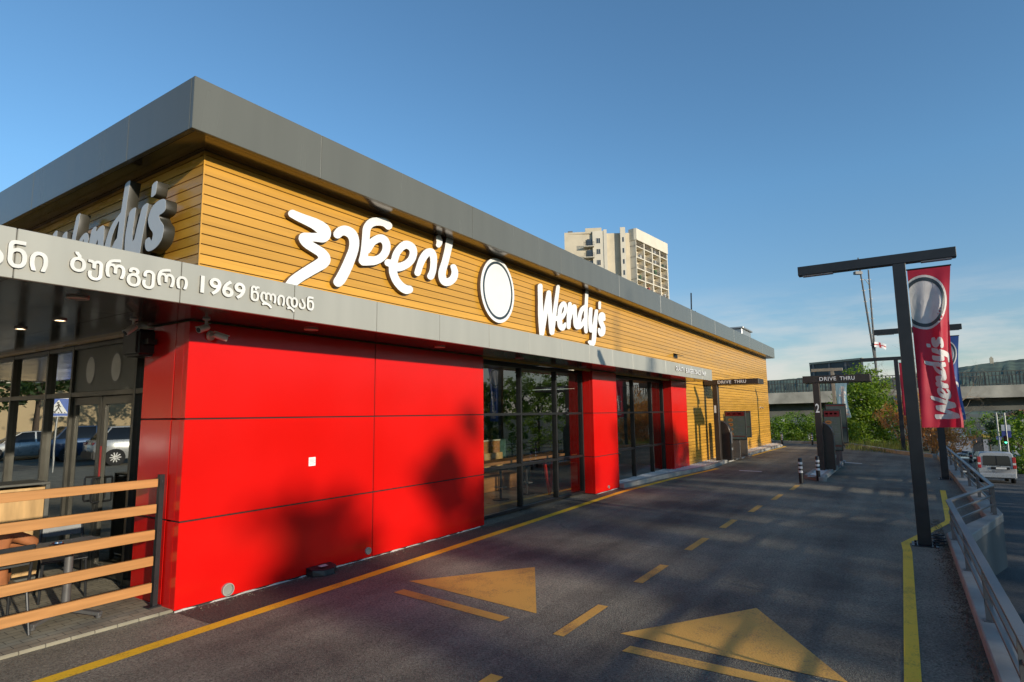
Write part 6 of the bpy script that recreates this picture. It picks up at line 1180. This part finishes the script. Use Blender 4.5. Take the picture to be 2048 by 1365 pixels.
# ================================================================ vehicles
CARGLASS = pm('car_glass', (.015, .018, .022), .06, 0, .05); TYRE = pm('tyre', (.02, .02, .02), .8); RIM = pm('rim_alloy', (.5, .5, .5), .3, .8); TAIL = pm('tail_lamp', (.45, .015, .02), .2, coat=.5); CHROME = pm('trim_chrome', (.6, .6, .6), .2, .9)
def wheel(o, x, y, z, r, w):
    t = MB().tube_rings([[(x+rr_*math.cos(k*PI/12), y+dy, z+rr_*math.sin(k*PI/12)) for k in range(24)] for rr_, dy in ((r*.62, -w/2), (r*.95, -w/2), (r, -w*.35), (r, w*.35), (r*.95, w/2), (r*.62, w/2))]).build('wheel', TYRE, o, smooth=True)
    m = MB()
    for sg in (-1, 1):
        m.tube_rings([[(x+rr_*math.cos(k*PI/10), y+sg*dy, z+rr_*math.sin(k*PI/10)) for k in range(20)] for rr_, dy in ((r*.61, w*.42), (r*.60, w*.5), (r*.52, w*.44), (.02, w*.40))], cap=False)
        for k in range(10): a = k*PI/5; m.bar((x, y+sg*w*.47, z), (x+r*.56*math.cos(a), y+sg*w*.47, z+r*.56*math.sin(a)), r*.09, .02, up=(0, 1, 0))
    m.build('rim', RIM, t)
def body_loft(o, secs, mat, name='body'):
    """secs: list of (x, half width bottom, half width belt, half width roof, z bottom, z belt, z roof)"""
    rings = []
    for x, wb, wm, wr, zb, zm, zr in secs:
        half = [(wb*.92, zb), (wb, zb+(zm-zb)*.12), (wm*1.0, zb+(zm-zb)*.55), (wm, zm), (wr+(wm-wr)*.12, zm+(zr-zm)*.85), (wr*.92, zr-.01*(zr > zm)), (wr*.5, zr+.012)]
        rings.append([(x, a, b) for a, b in half]+[(x, -a, b) for a, b in reversed(half)])
    return MB().tube_rings(rings).build(name, mat, o, smooth=True)
def paint(name, col): return pm(name, col, .28, .35, .03, 3, coat=.8)
def passenger_car(label, loc, rz, mat, group=None, suv=False, cat='car'):
    o = thing('parked_car' if group else 'street_car', label, cat, (0, 0, 0), group=group); h = .22 if suv else 0
    z0 = .22+h*.4; zb = .86+h; zr = 1.44+h*1.3
    body_loft(o, [(-2.15, .70, .74, .72, z0+.12, .70+h, .72+h), (-2.05, .80, .84, .80, z0, .84+h, .90+h), (-1.4, .86, .89, .84, z0, zb, .95+h), (0, .87, .90, .85, z0, zb, .93+h), (1.1, .86, .89, .84, z0, zb-.02, .90+h), (1.85, .80, .84, .78, z0, .74+h, .80+h), (2.15, .66, .70, .66, z0+.1, .60+h, .64+h)], mat)
    cab = body_loft(o, [(-2.0 if suv else -1.75, .80, .80, .70, .84+h, .86+h, .90+h), (-1.55 if suv else -1.15, .82, .80, .64, .84+h, .9+h, zr-.05), (-.2, .83, .81, .66, .84+h, .9+h, zr), (.35, .83, .80, .64, .84+h, .9+h, zr-.04), (1.2, .80, .78, .66, .80+h, .84+h, .88+h)], CARGLASS, 'cabin_glass')
    MB().tube_rings([[(-1.5 if suv else -1.1, a, zr-.06+b) for a, b in ((-.62, 0), (.62, 0), (.60, .05), (-.60, .05))], [(-.2, a, zr-.01+b) for a, b in ((-.66, 0), (.66, 0), (.62, .04), (-.62, .04))], [(.36, a, zr-.06+b) for a, b in ((-.64, 0), (.64, 0), (.6, .04), (-.6, .04))]]).build('roof', mat, o, smooth=True)
    m = MB()
    for sy in (-1, 1):
        for xa, za, xb, zb_ in ((1.15, .88+h, .36, zr-.04), (-.25, .9+h, -.22, zr-.02), (-1.95 if suv else -1.7, .88+h, -1.5 if suv else -1.12, zr-.06)): m.bar((xa, sy*.815, za), (xb, sy*.665, zb_), .07, .04)
    m.build('pillar', mat, o)
    for x in (-1.35, 1.35):
        for y in (-.80, .80): wheel(o, x, y, .33+h*.25, .33+h*.25, .2)
    for sy in (-1, 1):
        MB().box(-2.17, -2.06, sy*.52-.16, sy*.52+.16, .70+h, .82+h).build('tail_light', TAIL, o, bevel=.02); MB().box(2.05, 2.13, sy*.52-.14, sy*.52+.14, .56+h, .66+h).build('headlight', pm('headlamp', (.8, .8, .78), .1), o, bevel=.02)
        MB().box(.75, .92, sy*.98-.07, sy*.98+.07, .9+h, 1.02+h).build('side_mirror', mat, o, bevel=.03)
    MB().box(-2.165, -2.10, -.26, .26, .48+h, .59+h).build('number_plate', WHITE, o); MB().box(-2.2, -2.0, -.82, .82, z0+.02, .46+h).box(2.0, 2.2, -.72, .72, z0+.02, .46+h).build('bumper', BLACK, o, bevel=.05, seg=2)
    o.location = loc; o.rotation_euler = (0, 0, rz); return o
# the silver van on the street below, seen from behind
vx = 48.2; vz = road_z(vx)
va = thing('passenger_van', 'silver passenger van seen from behind on the street below the railing', 'van', (0, 0, 0))
VP = paint('van_silver', (.50, .51, .53))
body_loft(va, [(-.06, .86, .90, .80, .34, 1.02, 1.86), (.0, .92, .945, .82, .30, 1.05, 1.92), (.35, .93, .955, .83, .28, 1.05, 1.95), (2.4, .93, .955, .83, .28, 1.05, 1.95), (3.4, .93, .95, .80, .28, 1.05, 1.86), (4.3, .90, .93, .84, .28, 1.02, 1.12), (4.75, .80, .82, .78, .36, .82, .88)], VP)
MB().tube_rings([[(-.085, a, b) for a, b in ((-.70, 1.08), (.70, 1.08), (.66, 1.62), (.60, 1.68), (-.60, 1.68), (-.66, 1.62))], [(-.03, a, b) for a, b in ((-.70, 1.08), (.70, 1.08), (.66, 1.66), (.60, 1.72), (-.60, 1.72), (-.66, 1.66))]]).build('rear_window', CARGLASS, va)
MB().box(-.092, -.086, -.03, .03, 1.09, 1.66).build('window_divider', BLACK, va)
for sy in (-1, 1):
    tl = MB().box(-.10, .12, sy*.86-.085, sy*.86+.085, .92, 1.62).build('tail_light', TAIL, va, bevel=.02); MB().box(-.106, -.101, sy*.86-.08, sy*.86+.08, 1.14, 1.26).build('reverse_lamp', pm('lamp_clear', (.7, .7, .68), .2), tl)
    MB().box(.7, 1.6, sy*.915-.012, sy*.915+.012, 1.15, 1.68).box(1.7, 2.7, sy*.915-.012, sy*.915+.012, 1.15, 1.68).build('side_window', CARGLASS, va)
    MB().box(3.2, 3.42, sy*1.06-.1, sy*1.06+.1, 1.12, 1.36).build('side_mirror', BLACK, va, bevel=.04)
    for x in (.85, 3.85): wheel(va, x, sy*.83, .33, .33, .21)
MB().box(-.11, -.07, -.62, .30, .86, 1.0).build('plate_recess', BLACK, va, bevel=.01)
pt_ = MB().box(-.118, -.111, -.46, .06, .87, .985).build('number_plate', WHITE, va)
MB().box(-.16, .3, -.93, .93, .30, .62).build('bumper', VP, va, bevel=.06, seg=3)
MB().box(-.17, -.15, -.80, .80, .30, .36).build('bumper_skirt', BLACK, va)
MB().bar((-.10, -.05, 1.09), (-.12, .30, 1.13), .02, .02).bar((-.10, .05, 1.0), (-.125, -.20, 1.06), .02, .02).build('wiper', BLACK, va)
MB().box(-.105, -.088, .42, .62, 1.0, 1.06).build('tailgate_handle', CHROME, va, bevel=.005)
MB().tube([(-.11+.0, .0+.045*math.cos(t*PI/8), .79+.045*math.sin(t*PI/8)) for t in range(17)], .006, 6).build('badge_ring', CHROME, va)
va.location = (vx, -4.72, vz); va.rotation_euler = (0, -.0535*-1, 0)
va.rotation_euler = (0, .0535, 0)
# street traffic far below
def rp(px, d): p = at(px, 890, d); return (p.x, p.y, road_z(p.x))
passenger_car('dark car on the street just ahead of the silver van, behind the railing', rp(1914, 46), .02, paint('car_black', (.012, .012, .014)))
passenger_car('small dark car far down the street left of the sign poles', rp(1943, 118), .03, paint('car_graphite', (.05, .055, .06)))
passenger_car('white car far down the street beside a dark one', rp(1978, 125), .5, paint('car_white', (.6, .6, .6)))
passenger_car('pale car parked on the verge beside the hedge bush', rp(2036, 74), .6, paint('car_pale', (.5, .52, .55)))
for i, (px, d, c) in enumerate(((1910, 170, (.3, .33, .38)), (1922, 165, (.5, .5, .52)), (1934, 150, (.2, .25, .3)))):
    passenger_car(('bluish grey', 'light grey', 'slate blue')[i]+' car in the distant row of traffic beyond the dried shrub', rp(px, d), PI/2*.7, paint('traffic_%s' % 'abc'[i], c), None)
# far street furniture
def pole_sign(lab, px, d, h, boards, name='sign_pole'):
    p = at(px, 860, d); z = ground_z(p.x, p.y); o = thing(name, lab, 'sign pole', (p.x, p.y, z))
    MB().lathe((p.x, p.y, z), [(.10, 0), (.08, h)], 10).build('pole', GALV, o, smooth=True)
    for w, za, zb_, mt, nm in boards: MB().box(p.x-.06, p.x-.01, p.y-w/2, p.y+w/2, za, zb_).build(nm, mt, o)
    return o
q = at(2012, 860, 62); zz = lambda py: at(2012, py, 62).z
so_ = pole_sign('pale pole carrying a white and blue street sign and a green traffic light', 2012, 62, at(2010, 826, 62).z-ground_z(q.x, q.y), [(.75, zz(862), zz(850), pm('sign_pale', (.6, .62, .66), .5), 'upper_board'), (.78, zz(875), zz(862.5), pm('sign_blue', (.06, .08, .30), .5), 'lower_board')])
p = at(2011, 880, 61.5); tl = thing('traffic_light', 'green traffic light mounted on the pole under the blue sign', 'traffic light', p)
MB().box(p.x-.12, p.x+.12, p.y-.15, p.y+.15, p.z-.42, p.z+.42).build('housing', BLACK, tl, bevel=.02)
for k, mt in ((.26, pm('lens_dark_red', (.08, .01, .01), .3)), (0, pm('lens_dark_amber', (.08, .05, .01), .3)), (-.26, emit_mat('green_lamp', (.1, 1, .55), 3))):
    MB().tube([(p.x-.125, p.y, p.z+k), (p.x-.14, p.y, p.z+k)], .1, 14).build('lens', mt, tl); MB().tube([(p.x-.14, p.y, p.z+k+.09), (p.x-.3, p.y, p.z+k+.11)], .07, 8).build('visor', BLACK, tl)
q = at(1996, 860, 70); pole_sign('thin pale lamp pole standing before the street bridge', 1996, 70, at(1994, 826, 70).z-ground_z(q.x, q.y), [(.5, at(1996, 880, 70).z, at(1996, 873, 70).z, pm('sign_violet', (.25, .25, .45), .5), 'small_plate')], 'lamp_pole')
for i, (px, d, top, lab) in enumerate(((1558, 80, 815, 'pale post under the overpass beside the yellow wall corner'), (1574, 80, 815, 'pale post under the overpass beside the small teal sign board'), (1615, 82, 815, 'pale post under the overpass seen before the post numbered 2'))):
    q = at(px, 845, d); z = ground_z(q.x, q.y); o = thing('utility_pole', lab, 'pole', (q.x, q.y, z), group='pale posts below the overpass'); MB().lathe((q.x, q.y, z), [(.13, 0), (.10, at(px, top, d).z-z)], 10).build('pole', GALV, o, smooth=True); MB().bar((q.x-.3, q.y-.3, at(px, top, d).z-.3), (q.x+.3, q.y+.3, at(px, top, d).z-.3), .06, .06).build('bracket', GALV, o)
q = at(1564, 838, 78); o = thing('sign_board', 'small teal and white sign board under the overpass', 'sign', (q.x, q.y, q.z-2)); MB().bar(at(1560.5, 838, 78), at(1569, 838, 78), .08, .75).build('board', WHITE, o); MB().bar(at(1561, 836.5, 77.85), at(1567, 836.5, 77.85), .06, .3).build('teal_field', pm('teal', (.04, .30, .26), .5), o); MB().bar(at(1565, 841, 78), at(1565, 868, 78), .12, .12).build('post', GALV, o)
gf = thing('guard_fence', 'pale guard fence line below the overpass in front of distant rooftops', 'fence', at(1600, 842, 75)); m = MB()
for py in (838, 843): m.bar(at(1572, py, 76), at(1640, py+1, 74), .06, .06)
for k in range(9): m.bar(at(1576+8*k, 837, 75.5), at(1576+8*k, 852, 75.5), .06, .06)
m.build('fence_rail', GALV, gf)
hu = thing('house', 'pale house with an orange roof behind the dark verge tree', 'house', at(2055, 850, 105)); c = hu.location
MB().box(c.x-3, c.x+6, c.y-6, c.y+2.6, -9, c.z+1.6).build('wall', pm('house_wall', (.5, .5, .48), .8), hu)
MB().tube_rings([[(c.x-3.6, c.y-6.6, c.z+1.6), (c.x+6.6, c.y-6.6, c.z+1.6), (c.x+6.6, c.y+3.1, c.z+1.6), (c.x-3.6, c.y+3.1, c.z+1.6)], [(c.x+.5, c.y-3, c.z+3.6), (c.x+2.5, c.y-3, c.z+3.6), (c.x+2.5, c.y-.5, c.z+3.6), (c.x+.5, c.y-.5, c.z+3.6)]]).build('roof', pm('roof_orange', (.42, .14, .06), .8), hu)
for k in range(4): MB().box(c.x-3.02, c.x-2.99, c.y+1.6-1.5*k-.5, c.y+1.6-1.5*k+.5, c.z-1.4, c.z+.6).build('window', TDARK, hu)
q = at(1975, 880, 118); aw = thing('market_stall', 'street stall under a yellow awning beyond the silver van', 'stall', (q.x, q.y, ground_z(q.x, q.y)))
a0, a1 = at(1963, 868.5, 118), at(1996, 865.5, 116); a2, a3 = at(1996, 876, 113), at(1965, 878, 114)
MB().add([a0, a1, a2, a3, a0-Vector((0, 0, .15)), a1-Vector((0, 0, .15)), a2-Vector((0, 0, .15)), a3-Vector((0, 0, .15))], [(0,1,2,3),(7,6,5,4),(0,4,5,1),(1,5,6,2),(2,6,7,3),(3,7,4,0)]).build('awning', pm('awning_yellow', (.60, .36, .03), .7), aw)
MB().bar(at(1984, 883, 117), at(1999, 883, 115), 1.0, .7).build('counter', pm('stall_red', (.42, .04, .05), .6), aw); m = MB()
for px in (1965, 1995): m.bar(at(px, 870, 115), at(px, 893, 115), .1, .1)
m.build('post', DARK, aw)
q = at(1955, 880, 130); kp = thing('bridge_column', 'dark thick column under the street bridge with small round lamps', 'column', (q.x, q.y, -11)); MB().box(q.x-.9, q.x+.9, q.y-.9, q.y+.9, -12, at(1955, 862, 130).z).build('shaft', pm('column_dark', (.06, .06, .065), .8), kp); MB().box(q.x-1.6, q.x+1.6, q.y-2.2, q.y+2.2, at(1955, 862, 130).z, at(1955, 858, 130).z).build('capital', CONCD, kp)
q = at(1941, 868, 110); o = thing('warning_beacon', 'orange round beacon on a short post far down the street', 'beacon', (q.x, q.y, road_z(q.x))); MB().lathe((q.x, q.y, at(1941, 875, 110).z), [(.05, -.25), (.3, -.2), (.34, .1), (.1, .3)], 12).build('lamp_head', pm('beacon_orange', (.75, .30, .02), .4), o, smooth=True); MB().lathe((q.x, q.y, road_z(q.x)), [(.08, 0), (.08, at(1941, 860, 110).z-road_z(q.x))], 8).build('post', GALV, o)
for k, (px, py) in enumerate(((1915, 866), (1928, 870))):
    q = at(px, py, 175); o = thing('far_building', ('pale far building with a blue grey roof beyond the dried shrub', 'low far building with a dull roof under the street bridge')[k], 'building', (q.x, q.y, -12)); MB().box(q.x-4, q.x+4, q.y-5, q.y+5, -13, q.z).build('wall', pm('far_wall', (.36, .36, .38), .8), o); MB().box(q.x-4.4, q.x+4.4, q.y-5.4, q.y+5.4, q.z, q.z+1.0).build('roof', pm('far_roof', (.28, .32, .40), .7), o)

# ================================================================ the street corner mirrored in the entrance glazing
def mirror(px, py, depth): p = at(px, py, depth); return Vector((2*DX-p.x, p.y, p.z))
bw = thing('apartment_block', 'long tan apartment block facing the entrance side of the restaurant', 'apartment building', (-12, 54, 0))
MB().box(-40, 3, 52, 64, -.3, 14).build('wall', pm('tan_wall', (.50, .38, .22), .9, 0, .12, .5), bw)
for r_ in range(3):
    for k in range(9): MB().box(-38+4.5*k, -36+4.5*k, 51.95, 52.05, 5.4+3*r_, 7.1+3*r_).build('window', TDARK, bw)
MB().box(-40, 3, 51.7, 51.99, 4.6, 4.9).build('string_course', TWHITE, bw)
for (px, d, lab, c, suv) in ((55, 31, 'silver parked car mirrored in the entrance glazing', (.55, .55, .53), False), (195, 30, 'blue parked car mirrored in the entrance door', (.05, .10, .20), True), (288, 27.5, 'pale parked car mirrored beside the entrance door', (.6, .6, .58), True)):
    p = mirror(px, 872, d); passenger_car(lab, (p.x, p.y, 0.0), .12+PI*(px > 100), paint('parked_%d' % px, c), 'cars parked beside the patio street', suv)
ps = mirror(117, 815, 23); cs_ = thing('crossing_sign', 'blue square pedestrian crossing sign with a white triangle, mirrored in the entrance glazing', 'road sign', (ps.x, ps.y, 0))
MB().lathe((ps.x, ps.y+.03, 0), [(.035, 0), (.035, ps.z+.35)], 10).build('pole', GALV, cs_, smooth=True)
MB().box(ps.x-.38, ps.x+.38, ps.y-.02, ps.y-.008, ps.z-.36, ps.z+.36).build('edge_plate', WHITE, cs_)
sg = MB(); yy = ps.y-.022; sx0, sz0 = ps.x, ps.z
def sq(pts, m, k=0): sg.add([(sx0+a, yy-.002*k, sz0+b) for a, b in pts], [tuple(range(len(pts)))], m)
sq([(-.355, -.335), (.355, -.335), (.355, .335), (-.355, .335)], 0)
sq([(-.32, -.24), (.32, -.24), (0, .29)], 1, 1)
sq([(.02+.035*math.cos(t*PI/6), .17+.035*math.sin(t*PI/6)) for t in range(12)], 2, 2)
for a, b, c_, d_, w in ((0, .13, 0, 0, .06), (0, 0, .09, -.17, .04), (0, 0, -.09, -.17, .04), (0, .11, .09, .02, .03), (0, .11, -.08, .01, .03), (.09, -.17, .13, -.165, .03), (-.09, -.17, -.13, -.20, .03)):
    v = Vector((c_-a, d_-b, 0)).normalized(); n_ = Vector((-v.y, v.x, 0))*w/2; sq([(a-n_.x, b-n_.y), (c_-n_.x, d_-n_.y), (c_+n_.x, d_+n_.y), (a+n_.x, b+n_.y)], 2, 2)
for k in range(5): sq([(-.25+.11*k, -.23), (-.20+.11*k, -.23), (-.19+.10*k, -.19), (-.23+.10*k, -.19)], 2, 3)
sg.build('sign_face', [pm('road_sign_blue', (.01, .10, .48), .35), WHITE, BLACK], cs_)
for (x, y, top, w, sd_, lab) in ((-6, 42, 7.5, 2.6, 91, 'leafy tree on the bank before the tan block'), (-15, 44, 8.5, 3.0, 92, 'bigger leafy tree on the bank before the tan block')):
    tree('bank_tree', lab, (x, y, 0), 4.2, .2, [((0, 0, top-w), (w, w, w*.8)), ((w*.6, 0, top-w*1.4), (w*.8, w*.8, w*.6)), ((-w*.6, .3, top-w*1.3), (w*.8, w*.8, w*.6))], 3000, .14, LEAFD, sd_, 'trees on the bank', limbs=5)
